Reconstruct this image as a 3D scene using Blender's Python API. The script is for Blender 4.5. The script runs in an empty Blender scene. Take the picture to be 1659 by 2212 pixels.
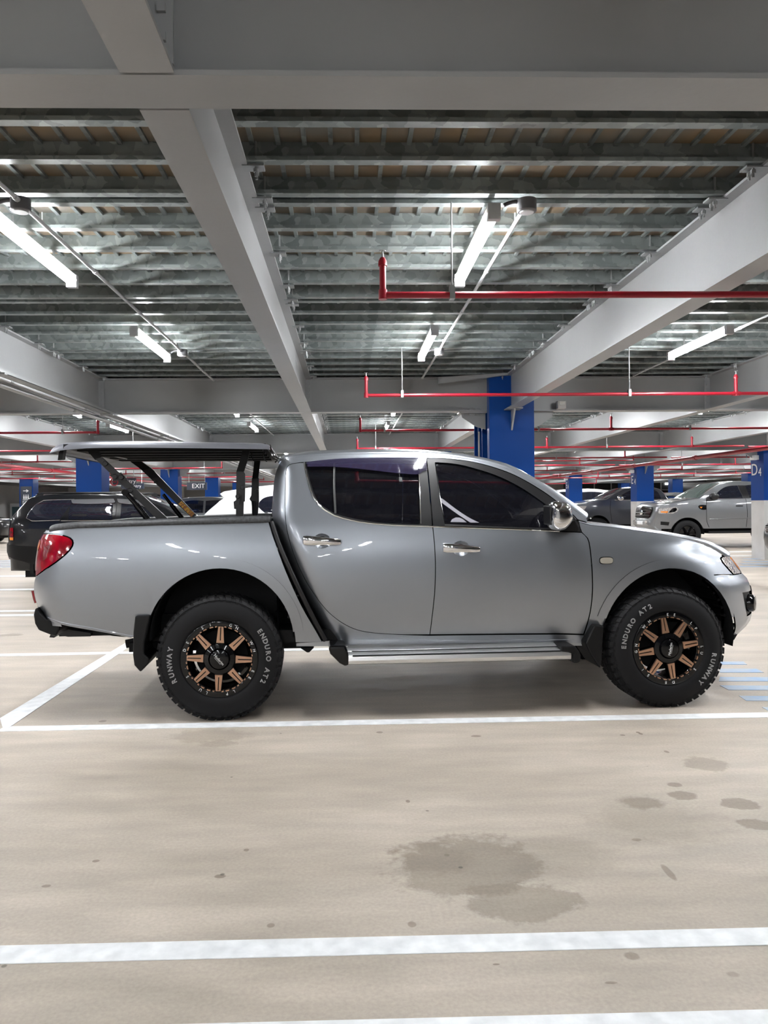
import bpy, bmesh, math, random
import numpy as np
from mathutils import Matrix, Vector
from mathutils.geometry import delaunay_2d_cdt
random.seed(7)
SC = bpy.context.scene
COL = SC.collection
PI = math.pi

# ------------------------------------------------------------------ camera
CAM_H = 1.40
FPX, PPX, PPY = 1640.0, 794.0, 1088.0
YAW, ROLL = 0.0256, -0.0089
cam = bpy.data.objects.new('camera', bpy.data.cameras.new('camera'))
COL.objects.link(cam)
CM = Matrix.Translation((0, 0, CAM_H)) @ Matrix.Rotation(-YAW, 4, 'Z') @ Matrix.Rotation(PI/2, 4, 'X') @ Matrix.Rotation(ROLL, 4, 'Z')
cam.matrix_world = CM
cam.data.sensor_fit = 'HORIZONTAL'
cam.data.sensor_width = 36.0
cam.data.lens = FPX/1659*36
cam.data.shift_x = (829.5-PPX)/1659
cam.data.shift_y = (PPY-1106)/1659
cam.data.clip_end = 300
SC.camera = cam
# ------------------------------------------------------------------ world, exposure
SC.view_settings.view_transform = 'Standard'
SC.view_settings.look = 'None'
SC.view_settings.gamma = 1.0
SC.view_settings.use_curve_mapping = False
SC.view_settings.exposure = 2.56
LAMP = 34.0
w = bpy.data.worlds.new('night'); SC.world = w
w.use_nodes = True
w.node_tree.nodes['Background'].inputs[0].default_value = (0.6, 0.7, 0.9, 1)
w.node_tree.nodes['Background'].inputs[1].default_value = 0.02

CR = CM.to_3x3(); CO = CM.translation.copy()
def ray(u, v):
    return CR @ Vector(((u-PPX)/FPX, -(v-PPY)/FPX, -1))
def onz(u, v, z=0.0):
    d = ray(u, v); t = (z-CO.z)/d.z
    return CO + d*t
def ony(u, v, y):
    d = ray(u, v); t = (y-CO.y)/d.y
    return CO + d*t

# ------------------------------------------------------------------ materials
MATS = {}
def mat(name, col, rough=0.5, metal=0.0, coat=0.0, coat_rough=0.03, alpha=1.0, emit=None, es=0.0, spec=0.5, nz=None, bump=None):
    m = bpy.data.materials.new(name); m.use_nodes = True
    nt = m.node_tree; b = nt.nodes['Principled BSDF']
    b.inputs['Base Color'].default_value = (*col, 1)
    b.inputs['Roughness'].default_value = rough
    b.inputs['Metallic'].default_value = metal
    b.inputs['Coat Weight'].default_value = coat
    b.inputs['Coat Roughness'].default_value = coat_rough
    b.inputs['Alpha'].default_value = alpha
    b.inputs['Specular IOR Level'].default_value = spec
    if emit:
        b.inputs['Emission Color'].default_value = (*emit, 1)
        b.inputs['Emission Strength'].default_value = es
    if nz or bump:
        tc = nt.nodes.new('ShaderNodeTexCoord')
    if nz:   # (scale, col2, contrast)
        n = nt.nodes.new('ShaderNodeTexNoise'); n.inputs['Scale'].default_value = nz[0]; n.inputs['Detail'].default_value = 5
        nt.links.new(tc.outputs['Object'], n.inputs['Vector'])
        r = nt.nodes.new('ShaderNodeMapRange'); r.inputs[1].default_value = 0.5-nz[2]; r.inputs[2].default_value = 0.5+nz[2]
        nt.links.new(n.outputs[0], r.inputs[0])
        mx = nt.nodes.new('ShaderNodeMix'); mx.data_type = 'RGBA'
        mx.inputs[6].default_value = (*col, 1); mx.inputs[7].default_value = (*nz[1], 1)
        nt.links.new(r.outputs[0], mx.inputs[0]); nt.links.new(mx.outputs[2], b.inputs['Base Color'])
    if bump:  # (scale, strength, distance)
        n = nt.nodes.new('ShaderNodeTexNoise'); n.inputs['Scale'].default_value = bump[0]; n.inputs['Detail'].default_value = 4
        nt.links.new(tc.outputs['Object'], n.inputs['Vector'])
        bp = nt.nodes.new('ShaderNodeBump'); bp.inputs['Strength'].default_value = bump[1]; bp.inputs['Distance'].default_value = bump[2]
        nt.links.new(n.outputs[0], bp.inputs['Height']); nt.links.new(bp.outputs[0], b.inputs['Normal'])
    MATS[name] = m
    return m

paint = mat('silver_grey_paint', (0.30, 0.32, 0.352), 0.36, 0.85, 0.7, 0.02)
def add_flake(m, s=900, k=0.03):
    nt = m.node_tree; b = nt.nodes['Principled BSDF']
    tc = nt.nodes.new('ShaderNodeTexCoord'); v = nt.nodes.new('ShaderNodeTexVoronoi'); v.inputs['Scale'].default_value = s
    nt.links.new(tc.outputs['Object'], v.inputs['Vector'])
    bp = nt.nodes.new('ShaderNodeBump'); bp.inputs['Strength'].default_value = k; bp.inputs['Distance'].default_value = 0.001
    nt.links.new(v.outputs['Distance'], bp.inputs['Height']); nt.links.new(bp.outputs[0], b.inputs['Normal'])
add_flake(paint)
rubber = mat('tyre_rubber', (0.007, 0.007, 0.008), 0.6, spec=.2, bump=(220, 0.25, 0.001))
blkpl = mat('black_plastic', (0.004, 0.004, 0.0045), 0.45, spec=.25)
blksat = mat('black_satin_metal', (0.008, 0.008, 0.009), 0.36, 0.0, spec=.4)
blkgl = mat('black_gloss', (0.003, 0.003, 0.0035), 0.12, 0.0, 0.55, spec=.1)
linerm = mat('bed_liner', (0.012, 0.012, 0.014), 0.5, nz=(60, (0.05, 0.052, 0.056), 0.22), bump=(260, 0.7, 0.002))
under = mat('underbody_black', (0.004, 0.004, 0.0045), 0.7, spec=.25)
chrome = mat('chrome', (0.75, 0.75, 0.76), 0.06, 1.0)
alu = mat('brushed_aluminium', (0.66, 0.66, 0.66), 0.33, 0.9)
bronze = mat('bronze_spoke', (0.50, 0.30, 0.20), 0.3, 0.9, 0.3)
whitep = mat('white_lettering', (0.75, 0.75, 0.75), 0.5)
dimwhite = mat('tyre_lettering', (0.5, 0.5, 0.49), 0.6)
glassd = mat('tinted_glass', (0.004, 0.004, 0.006), 0.02, 0.0, 0.0, alpha=0.955, spec=0.6)
visorm = mat('smoked_visor', (0.03, 0.025, 0.06), 0.05, 0.0, 1.0, alpha=0.72)
redlens = mat('red_lens', (0.12, 0.0, 0.004), 0.09, 0.0, 0.8, nz=(9, (0.32, 0.0, 0.01), 0.12))
amber = mat('amber_lens', (0.8, 0.25, 0.03), 0.12, 0.1, 1.0)
clearl = mat('clear_lamp', (0.78, 0.76, 0.74), 0.14, 0.35, 1.0, nz=(60, (0.25, 0.22, 0.2), 0.1))
yellow = mat('yellow_sticker', (0.65, 0.34, 0.02), 0.45, nz=(55, (0.30, 0.10, 0.02), 0.05))
greyint = mat('grey_interior', (0.10, 0.10, 0.11), 0.8)
palewin = mat('pale_window_panel', (0.24, 0.235, 0.27), 0.5)
lidm = mat('grey_lid', (0.15, 0.155, 0.175), 0.36, 0.5, 0.15, 0.3)
beamp = mat('grey_beam_paint', (0.30, 0.305, 0.31), 0.36, 0.0, nz=(1.3, (0.25, 0.255, 0.26), 0.3), bump=(35, 0.12, 0.004))
bluep = mat('blue_column_paint', (0.006, 0.044, 0.21), 0.34, spec=.1, bump=(30, 0.06, 0.004))
palecol = mat('pale_column_paint', (0.50, 0.49, 0.48), 0.5, nz=(3, (0.4, 0.39, 0.38), 0.3))
redp = mat('red_pipe_paint', (0.30, 0.007, 0.02), 0.34)
condm = mat('grey_conduit', (0.40, 0.41, 0.42), 0.45)
galvc = mat('galv_clip', (0.30, 0.31, 0.31), 0.42, 0.6)
lampe = mat('lamp_diffuser', (0.9, 0.9, 0.9), 0.5, emit=(0.97, 0.985, 1.0), es=LAMP)
lampe.use_fake_user = True
linep = mat('white_line_paint', (0.72, 0.74, 0.76), 0.45, nz=(14, (0.56, 0.58, 0.60), 0.16), bump=(90, 0.2, 0.001))
bluel = mat('blue_line_paint', (0.20, 0.32, 0.50), 0.5, nz=(8, (0.30, 0.36, 0.44), 0.14))
signm = mat('dark_sign', (0.02, 0.027, 0.045), 0.4)
wallm = mat('wall_paint', (0.42, 0.42, 0.42), 0.7, nz=(0.7, (0.36, 0.36, 0.36), 0.2))
whitewall = mat('white_wall', (0.75, 0.75, 0.74), 0.7)
voidm = mat('dark_opening', (0.01, 0.011, 0.013), 0.4)
platem = mat('number_plate', (0.7, 0.72, 0.75), 0.4)

def galv():
    m = bpy.data.materials.new('galvanised_steel'); m.use_nodes = True; nt = m.node_tree; b = nt.nodes['Principled BSDF']
    tc = nt.nodes.new('ShaderNodeTexCoord')
    n0 = nt.nodes.new('ShaderNodeTexNoise'); n0.inputs['Scale'].default_value = 14; n0.inputs['Detail'].default_value = 3
    nt.links.new(tc.outputs['Object'], n0.inputs['Vector'])
    ad = nt.nodes.new('ShaderNodeMix'); ad.data_type = 'VECTOR'; ad.inputs[0].default_value = 0.06
    nt.links.new(tc.outputs['Object'], ad.inputs[4]); nt.links.new(n0.outputs['Color'], ad.inputs[5])
    v = nt.nodes.new('ShaderNodeTexVoronoi'); v.inputs['Scale'].default_value = 17
    nt.links.new(ad.outputs[1], v.inputs['Vector'])
    cr = nt.nodes.new('ShaderNodeValToRGB')
    sep = nt.nodes.new('ShaderNodeSeparateColor'); nt.links.new(v.outputs['Color'], sep.inputs[0])
    nt.links.new(sep.outputs[0], cr.inputs[0])
    e = cr.color_ramp.elements; e[0].color = (0.175, 0.20, 0.20, 1); e[1].color = (0.33, 0.365, 0.36, 1)
    n1 = nt.nodes.new('ShaderNodeTexNoise'); n1.inputs['Scale'].default_value = 2.2; n1.inputs['Detail'].default_value = 4
    nt.links.new(tc.outputs['Object'], n1.inputs['Vector'])
    mr = nt.nodes.new('ShaderNodeMapRange'); mr.inputs[1].default_value = 0.3; mr.inputs[2].default_value = 0.7; mr.inputs[3].default_value = 0.65; mr.inputs[4].default_value = 1.15
    nt.links.new(n1.outputs[0], mr.inputs[0])
    mx = nt.nodes.new('ShaderNodeMix'); mx.data_type = 'RGBA'; mx.blend_type = 'MULTIPLY'; mx.inputs[0].default_value = 1
    nt.links.new(cr.outputs[0], mx.inputs[6]); nt.links.new(mr.outputs[0], mx.inputs[7])
    nt.links.new(mx.outputs[2], b.inputs['Base Color'])
    b.inputs['Metallic'].default_value = 0.35; b.inputs['Roughness'].default_value = 0.42
    return m
galvm = galv()
deckm = mat('deck_sheet', (0.17, 0.165, 0.15), 0.6, 0.1, nz=(2.5, (0.24, 0.17, 0.10), 0.15))

# floor: concrete with stains at their places
STAINS = [  # u, v, half width px, half height px, strength, edge
 (1010, 1868, 165, 62, .56, .35), (1120, 1945, 120, 42, .5, .3), (1200, 1850, 120, 50, .18, .5), (930, 1850, 80, 35, .3, .4),
 (1525, 1650, 48, 16, .45, .3), (1385, 1733, 52, 14, .6, .5), (1478, 1718, 29, 10, .62, .3), (1600, 1738, 42, 13, .6, .25), (1635, 1780, 38, 13, .6, .3), (1457, 1695, 16, 5, .6, .3),
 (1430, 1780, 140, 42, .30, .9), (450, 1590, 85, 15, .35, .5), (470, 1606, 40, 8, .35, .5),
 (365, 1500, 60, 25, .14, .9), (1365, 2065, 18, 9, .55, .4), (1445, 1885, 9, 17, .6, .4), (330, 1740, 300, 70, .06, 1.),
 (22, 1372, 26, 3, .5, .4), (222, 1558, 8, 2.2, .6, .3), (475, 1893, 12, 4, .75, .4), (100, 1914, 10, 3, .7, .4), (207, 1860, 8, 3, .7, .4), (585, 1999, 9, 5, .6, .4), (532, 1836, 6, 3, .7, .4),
 (592, 2036, 5, 3, .7, .4), (1028, 1590, 12, 2, .8, .4), (881, 1731, 5, 3, .8, .3), (965, 1847, 6, 3, .75, .3), (1375, 1814, 10, 3, .6, .4), (1320, 2123, 14, 3, .6, .4), (1583, 2105, 14, 6, .35, .5),
 (890, 1997, 10, 7, .6, .4), (1072, 2083, 8, 2, .7, .4), (820, 1582, 7, 2, .7, .3), (1440, 1624, 5, 2.5, .7, .4), (1384, 1585, 4, 2, .9, .3), (1378, 1582, 4, 1.5, .9, .3), (1345, 1588, 6, 1.5, .8, .3)]
def floor_mat():
    m = bpy.data.materials.new('sealed_concrete'); m.use_nodes = True; nt = m.node_tree; b = nt.nodes['Principled BSDF']
    N = nt.nodes.new; Lk = nt.links.new
    tc = N('ShaderNodeTexCoord')
    def noise(s, d=6, vec=None, r=.55):
        n = N('ShaderNodeTexNoise'); n.inputs['Scale'].default_value = s; n.inputs['Detail'].default_value = d; n.inputs['Roughness'].default_value = r
        Lk(vec or tc.outputs['Object'], n.inputs['Vector']); return n
    def mapr(src, a, b_, c, d):
        r = N('ShaderNodeMapRange'); r.inputs[1].default_value = a; r.inputs[2].default_value = b_; r.inputs[3].default_value = c; r.inputs[4].default_value = d
        Lk(src, r.inputs[0]); return r.outputs[0]
    mpg = N('ShaderNodeMapping'); mpg.inputs['Scale'].default_value = (0.35, 1.3, 1); Lk(tc.outputs['Object'], mpg.inputs[0])
    n1 = noise(1.1, 7, mpg.outputs[0]); n2 = noise(5.5, 6, mpg.outputs[0]); n3 = noise(0.25, 3)
    cur = N('ShaderNodeValToRGB'); Lk(n1.outputs[0], cur.inputs[0])
    e = cur.color_ramp.elements; e[0].position = .28; e[0].color = (0.31, 0.268, 0.225, 1); e[1].position = .72; e[1].color = (0.47, 0.415, 0.355, 1)
    def mul(src, fac):
        x = N('ShaderNodeMix'); x.data_type = 'RGBA'; x.blend_type = 'MULTIPLY'; x.inputs[0].default_value = 1
        Lk(src, x.inputs[6]); Lk(fac, x.inputs[7]); return x.outputs[2]
    c = mul(cur.outputs[0], mapr(n2.outputs[0], .3, .7, .84, 1.12))
    c = mul(c, mapr(n3.outputs[0], .3, .7, .92, 1.06))
    fine = noise(75, 4); c = mul(c, mapr(fine.outputs[0], .3, .7, .90, 1.07))
    # scattered specks
    v = N('ShaderNodeTexVoronoi'); v.inputs['Scale'].default_value = 3.2; v.inputs['Randomness'].default_value = 1; Lk(tc.outputs['Object'], v.inputs['Vector'])
    c = mul(c, mapr(v.outputs['Distance'], .022, .034, .45, 1.0))
    wn = noise(7, 6, None, .7); tot = None
    geo = N('ShaderNodeSeparateXYZ'); Lk(tc.outputs['Object'], geo.inputs[0])
    for (u, vv, hw, hh, st, ed) in STAINS:
        p = onz(u, vv); px = onz(u+hw, vv); py = onz(u, vv-hh)
        sx = 1/(px-p).length; sy = 1/abs(py.y-p.y)
        mp = N('ShaderNodeMapping'); mp.inputs['Location'].default_value = (-p.x*sx, -p.y*sy, 0); mp.inputs['Scale'].default_value = (sx, sy, 0)
        Lk(tc.outputs['Object'], mp.inputs[0])
        ln = N('ShaderNodeVectorMath'); ln.operation = 'LENGTH'; Lk(mp.outputs[0], ln.inputs[0])
        ad = N('ShaderNodeMath'); ad.operation = 'MULTIPLY_ADD'; Lk(wn.outputs[0], ad.inputs[0]); ad.inputs[1].default_value = -1.7 if hw > 20 else -.9
        Lk(ln.outputs['Value'], ad.inputs[2])
        off = .85 if hw > 20 else .45
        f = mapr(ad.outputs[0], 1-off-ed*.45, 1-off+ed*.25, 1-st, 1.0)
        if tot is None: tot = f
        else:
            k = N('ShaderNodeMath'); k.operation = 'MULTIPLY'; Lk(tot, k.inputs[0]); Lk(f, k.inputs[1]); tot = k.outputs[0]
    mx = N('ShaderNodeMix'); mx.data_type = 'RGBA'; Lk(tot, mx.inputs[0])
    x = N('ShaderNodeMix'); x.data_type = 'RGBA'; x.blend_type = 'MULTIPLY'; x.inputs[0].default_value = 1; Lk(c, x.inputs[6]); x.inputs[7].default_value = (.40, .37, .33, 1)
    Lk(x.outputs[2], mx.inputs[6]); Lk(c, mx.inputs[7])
    Lk(mx.outputs[2], b.inputs['Base Color'])
    rg = mapr(n2.outputs[0], .3, .7, .48, .64); Lk(rg, b.inputs['Roughness']); b.inputs['Specular IOR Level'].default_value = .35
    bp = N('ShaderNodeBump'); bp.inputs['Strength'].default_value = .12; bp.inputs['Distance'].default_value = .003; Lk(fine.outputs[0], bp.inputs['Height']); Lk(bp.outputs[0], b.inputs['Normal'])
    return m
floorm = floor_mat()

# ------------------------------------------------------------------ helpers
def link(name, me, m=None, parent=None, kind=None):
    o = bpy.data.objects.new(name, me); COL.objects.link(o)
    if m is not None and me is not None and len(me.materials) == 0: me.materials.append(m)
    if parent: o.parent = parent
    if kind: o['kind'] = kind
    return o
def thing(name, label, cat, loc=(0, 0, 0), rz=0, group=None):
    o = bpy.data.objects.new(name, None); COL.objects.link(o)
    o.location = loc; o.rotation_euler = (0, 0, rz); o.empty_display_size = .1
    return tag(o, label, cat, group)
def tag(o, label, cat, group=None):
    o['label'] = label; o['category'] = cat
    if group: o['group'] = group
    return o
class MB:
    def __init__(s): s.v = []; s.f = []
    def add(s, vs, fs):
        n = len(s.v); s.v += [tuple(v) for v in vs]; s.f += [tuple(i+n for i in f) for f in fs]; return s
    def box(s, x0, x1, y0, y1, z0, z1):
        return s.add([(x0,y0,z0),(x1,y0,z0),(x1,y1,z0),(x0,y1,z0),(x0,y0,z1),(x1,y0,z1),(x1,y1,z1),(x0,y1,z1)],
                     [(0,3,2,1),(4,5,6,7),(0,1,5,4),(1,2,6,5),(2,3,7,6),(3,0,4,7)])
    def prism(s, pts, y0, y1):   # polygon in x,z extruded along y
        n = len(pts)
        vs = [(x, y0, z) for x, z in pts] + [(x, y1, z) for x, z in pts]
        return s.add(vs, [tuple(range(n)), tuple(range(2*n-1, n-1, -1))] + [(i, i+n, (i+1) % n+n, (i+1) % n) for i in range(n)])
    def slab(s, pts, z0, z1):    # polygon in x,y extruded along z
        n = len(pts)
        vs = [(x, y, z0) for x, y in pts] + [(x, y, z1) for x, y in pts]
        return s.add(vs, [tuple(range(n-1, -1, -1)), tuple(range(n, 2*n))] + [(i, (i+1) % n, (i+1) % n+n, i+n) for i in range(n)])
    def tube(s, pts, r, n=8, cap=True):
        P = [Vector(p) for p in pts]; rings = []; up = None
        for i, p in enumerate(P):
            if i == 0: t = P[1]-P[0]
            elif i == len(P)-1: t = P[-1]-P[-2]
            else: t = (P[i+1]-P[i]).normalized()+(P[i]-P[i-1]).normalized()
            t.normalize()
            if up is None: up = Vector((0, 0, 1)) if abs(t.z) < .9 else Vector((1, 0, 0))
            a = t.cross(up).normalized(); bb = a.cross(t).normalized(); up = bb
            rr = r[i] if isinstance(r, (list, tuple)) else r
            rings.append([p+a*math.cos(2*PI*k/n)*rr+bb*math.sin(2*PI*k/n)*rr for k in range(n)])
        vs = [q for g in rings for q in g]; fs = []
        for i in range(len(P)-1):
            for k in range(n):
                fs.append((i*n+k, i*n+(k+1) % n, (i+1)*n+(k+1) % n, (i+1)*n+k))
        if cap: fs += [tuple(range(n-1, -1, -1)), tuple((len(P)-1)*n+k for k in range(n))]
        return s.add(vs, fs)
    def lathe(s, prof, n=48, c=(0, 0, 0), axis='y', cap=False):   # prof: (radius, along-axis)
        vs = []; m = len(prof)
        for k in range(n):
            a = 2*PI*k/n
            for r, h in prof:
                if axis == 'y': vs.append((c[0]+r*math.cos(a), c[1]+h, c[2]+r*math.sin(a)))
                elif axis == 'z': vs.append((c[0]+r*math.cos(a), c[1]+r*math.sin(a), c[2]+h))
                else: vs.append((c[0]+h, c[1]+r*math.cos(a), c[2]+r*math.sin(a)))
        fs = [(k*m+j, k*m+j+1, ((k+1) % n)*m+j+1, ((k+1) % n)*m+j) for k in range(n) for j in range(m-1)]
        if cap: fs += [tuple(k*m for k in range(n)), tuple(k*m+m-1 for k in range(n-1, -1, -1))]
        return s.add(vs, fs)
    def mesh(s, name, smooth=False):
        me = bpy.data.meshes.new(name); me.from_pydata(s.v, [], s.f)
        bm = bmesh.new(); bm.from_mesh(me); bmesh.ops.recalc_face_normals(bm, faces=bm.faces)
        if smooth:
            for f in bm.faces: f.smooth = True
            for e in bm.edges:
                if len(e.link_faces) == 2 and e.calc_face_angle(0) > math.radians(38): e.smooth = False
        bm.to_mesh(me); bm.free(); return me
    def build(s, name, m, parent=None, smooth=False, kind=None, bevel=0):
        o = link(name, s.mesh(name, smooth), m, parent, kind)
        if bevel:
            b = o.modifiers.new('b', 'BEVEL'); b.width = bevel; b.segments = 2; b.limit_method = 'ANGLE'; b.angle_limit = .6
        return o
def box(name, m, parent, *a, **k): return MB().box(*a).build(name, m, parent, **k)

def text_mesh(body, size, m, name, parent, M, outline=0.0, extrude=0.0005, align='CENTER'):
    cu = bpy.data.curves.new('t', 'FONT'); cu.body = body; cu.size = size; cu.align_x = align; cu.align_y = 'CENTER'; cu.extrude = extrude; cu.resolution_u = 3
    if outline: cu.fill_mode = 'NONE'; cu.bevel_depth = outline; cu.bevel_resolution = 0; cu.extrude = 0
    to = bpy.data.objects.new('t', cu); COL.objects.link(to)
    dg = bpy.context.evaluated_depsgraph_get(); dg.update()
    me = bpy.data.meshes.new_from_object(to.evaluated_get(dg)); me.name = name
    bpy.data.objects.remove(to); bpy.data.curves.remove(cu)
    me.transform(M)
    me.materials.clear()
    return link(name, me, m, parent)
# ------------------------------------------------------------------ the car park
TY = [-13.5, -5.65, 2.22, 10.0, 17.85, 25.7, 33.55, 41.4, 49.25]
CX = [-13.95, -5.95, 2.12, 10.06, 18.06]
LX = [2.12+2.667*k for k in range(-8, 9)]
ZB, ZJ, ZD = 2.60, 3.05, 3.16
XL, XR, YN, YF = -20.5, 24.5, -13.9, 56.0

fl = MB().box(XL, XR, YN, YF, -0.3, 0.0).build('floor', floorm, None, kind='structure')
fl['label'] = 'beige sealed concrete floor with oil stains'
ceil_ = MB().box(XL, XR, YN, YF, ZD, ZD+.2).build('ceiling', deckm, None, kind='structure')
ceil_['label'] = 'galvanised steel deck on joists and painted steel beams'

def joist_mesh():
    b = MB()
    b.box(XL, XR, -.004, 0, 0, .115); b.box(XL, XR, -.055, 0, -.004, .002); b.box(XL, XR, -.055, -.051, -.0, .016)
    return b.mesh('joist')
jm = joist_mesh(); JY = []
y = 4.22-2.02*8
while y < 50:
    for o in (0, .38, .76, 1.13, 1.50, 1.89):
        if YN+.2 < y+o < 50: JY.append(y+o)
    y += 2.02
for yy in JY:
    o = link('joist', jm, galvm, ceil_); o.location = (0, yy, ZJ+.004)
rb = MB(); x = XL+.1
while x < XR:
    rb.box(x, x+.022, YN+.1, 24, ZD-.016, ZD); x += .127
rb.build('deck_rib', galvm, ceil_, kind='stuff')

def ibeam(L, depth, wid, tf=.014, tw=.009):   # along y, 0..L, top at z=0
    b = MB()
    b.box(-wid/2, wid/2, 0, L, -depth, -depth+tf); b.box(-wid/2, wid/2, 0, L, -tf, 0); b.box(-tw/2, tw/2, 0, L, -depth+tf, -tf)
    return b
clamp = MB()
clamp.box(-.02, .085, -.035, .035, -.014, -.004)
for cy in (-.018, .018):
    clamp.tube([(.045, cy, -.06), (.045, cy, .11)], .006, 6); clamp.tube([(.045, cy, -.04), (.045, cy, -.022)], .012, 6)
clampm = clamp.mesh('beam_clamp')
lbm = {}
for bi in range(len(TY)-1):
    y0, y1 = TY[bi]+.1, TY[bi+1]-.1
    cl = [yy for yy in JY if y0+.1 < yy < y1-.1 and min(abs(((yy-4.22) % 2.02)-q) for q in (0, .76, 1.50, 1.89, 2.02)) < .02]
    me = ibeam(y1-y0, ZJ-ZB, .15)
    # bolted end plates
    for ye in (0.0, y1-y0-.012):
        me.box(-.075, .075, ye, ye+.012, -.43, -.05)
        for zz in (-.12, -.2, -.28, -.36):
            for sx in (-1, 1): me.box(sx*.045-.012, sx*.045+.012, ye-.012 if ye > 1 else ye+.012, ye if ye > 1 else ye+.028, zz-.012, zz+.012)
    me = me.mesh('steel_beam')
    for lx in LX:
        if lx < XL or lx > XR: continue
        o = link('steel_beam', me, beamp, ceil_); o.location = (lx, y0, ZJ)
        near = bi == 2 and -3.5 < lx < 5
        sides = (1,) if lx < 1.5 else (-1,)
        if near:
            for yy in cl:
                c = link('beam_clamp', clampm, galvc, o); c.location = (sides[0]*.07, yy-y0, -.004); c.scale = (sides[0], 1, 1)
        elif bi in (1, 3, 4) and -9 < lx < 13:
            g = MB()
            for yy in cl:
                for vs in [clamp]:
                    g.add([(sides[0]*(v[0]+.07), v[1]+yy-y0, v[2]-.004) for v in vs.v], vs.f)
            g.build('beam_clamp', galvc, o, kind='stuff')
tb = MB()
tb.box(XL, XR, -.09, .09, -.45, -.434); tb.box(XL, XR, -.09, .09, -.016, 0); tb.box(XL, XR, -.006, .006, -.434, -.016)
tbm = tb.mesh('steel_beam')
for ty in TY:
    o = link('steel_beam', tbm, beamp, ceil_); o.location = (0, ty, ZJ)
# coped T stub of the joint above the nearest beam
g = MB(); g.box(-.01, .01, -.10, -.006, -.40, -.36).box(-.12, .12, -.06, -.05, -.434, -.43)
o = g.build('joint_plate', beamp, ceil_); o.location = (-.54, 2.22, ZJ)

# walls
def wall(n, a): return box(n, wallm, None, *a, kind='structure')
wb = wall('wall_back', (XL, XR, YF, YF+.2, 0, 3.3)); wn = wall('wall_near', (XL, XR, YN-.2, YN, 0, 3.3))
wl = wall('wall_left', (XL-.2, XL, YN, YF, 0, 3.3)); wr = wall('wall_right', (XR, XR+.2, YN, YF, 0, 3.3))
YB = YF-.02
box('white_panel', whitewall, wb, XL+.1, -12, YB-.05, YB, 1.95, 3.1)
box('opening', voidm, wb, XL+.1, -12, YB-.04, YB, .9, 1.93)
box('opening', voidm, wb, 16, XR-.1, YB-.04, YB, 0.1, 3.1)
for i in range(6): box('mullion', condm, wb, 17+i*1.25, 17.07+i*1.25, YB-.1, YB-.04, .1, 3.1)
box('transom', condm, wb, 16, XR-.1, YB-.1, YB-.04, 2.2, 2.26)
def lit(n, m, p, *a): return box(n, m, p, *a)
litm = mat('lit_sign', (1, 1, 1), .5, emit=(1, 1, 1), es=3)
box('lit_panel', litm, wb, 21.5, 22.1, YB-.14, YB-.1, 2.5, 3.0)
box('lit_panel', litm, wb, 23.6, 24.3, YB-.14, YB-.1, 2.62, 2.85)
# dark partition right of the far rows and a railing on the left
box('partition', voidm, wr, XR-.06, XR-.01, 22, YF, .1, 2.5)
rl = thing('railing', 'pale metal guard railing in front of the dark opening, far left', 'railing', (-15.5, 52, 0))
for i in range(9): box('post', condm, rl, -4.5+i, -4.44+i, -.03, .03, 0, 1.1)
box('top_rail', condm, rl, -4.5, 4, -.03, .03, 1.06, 1.12); box('lower_rail', condm, rl, -4.5, 4, -.02, .02, .55, .6)
# ticket gates behind the motorbike
for i, (gx, lb) in enumerate([(-20.2, 'grey glazed cabinet by the railing, leftmost'), (-18.9, 'grey glazed cabinet by the railing, next to the blue pictogram column')]):
    t = thing('cabinet', lb, 'cabinet', (gx+.4, 46, 0))
    box('frame', condm, t, -.45, .45, 0, .5, 0, 1.6, bevel=.03); box('pane', mat('pane%d' % i, (.03, .07, .08), .1), t, -.32, .32, -.02, 0, .2, 1.4)

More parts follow.
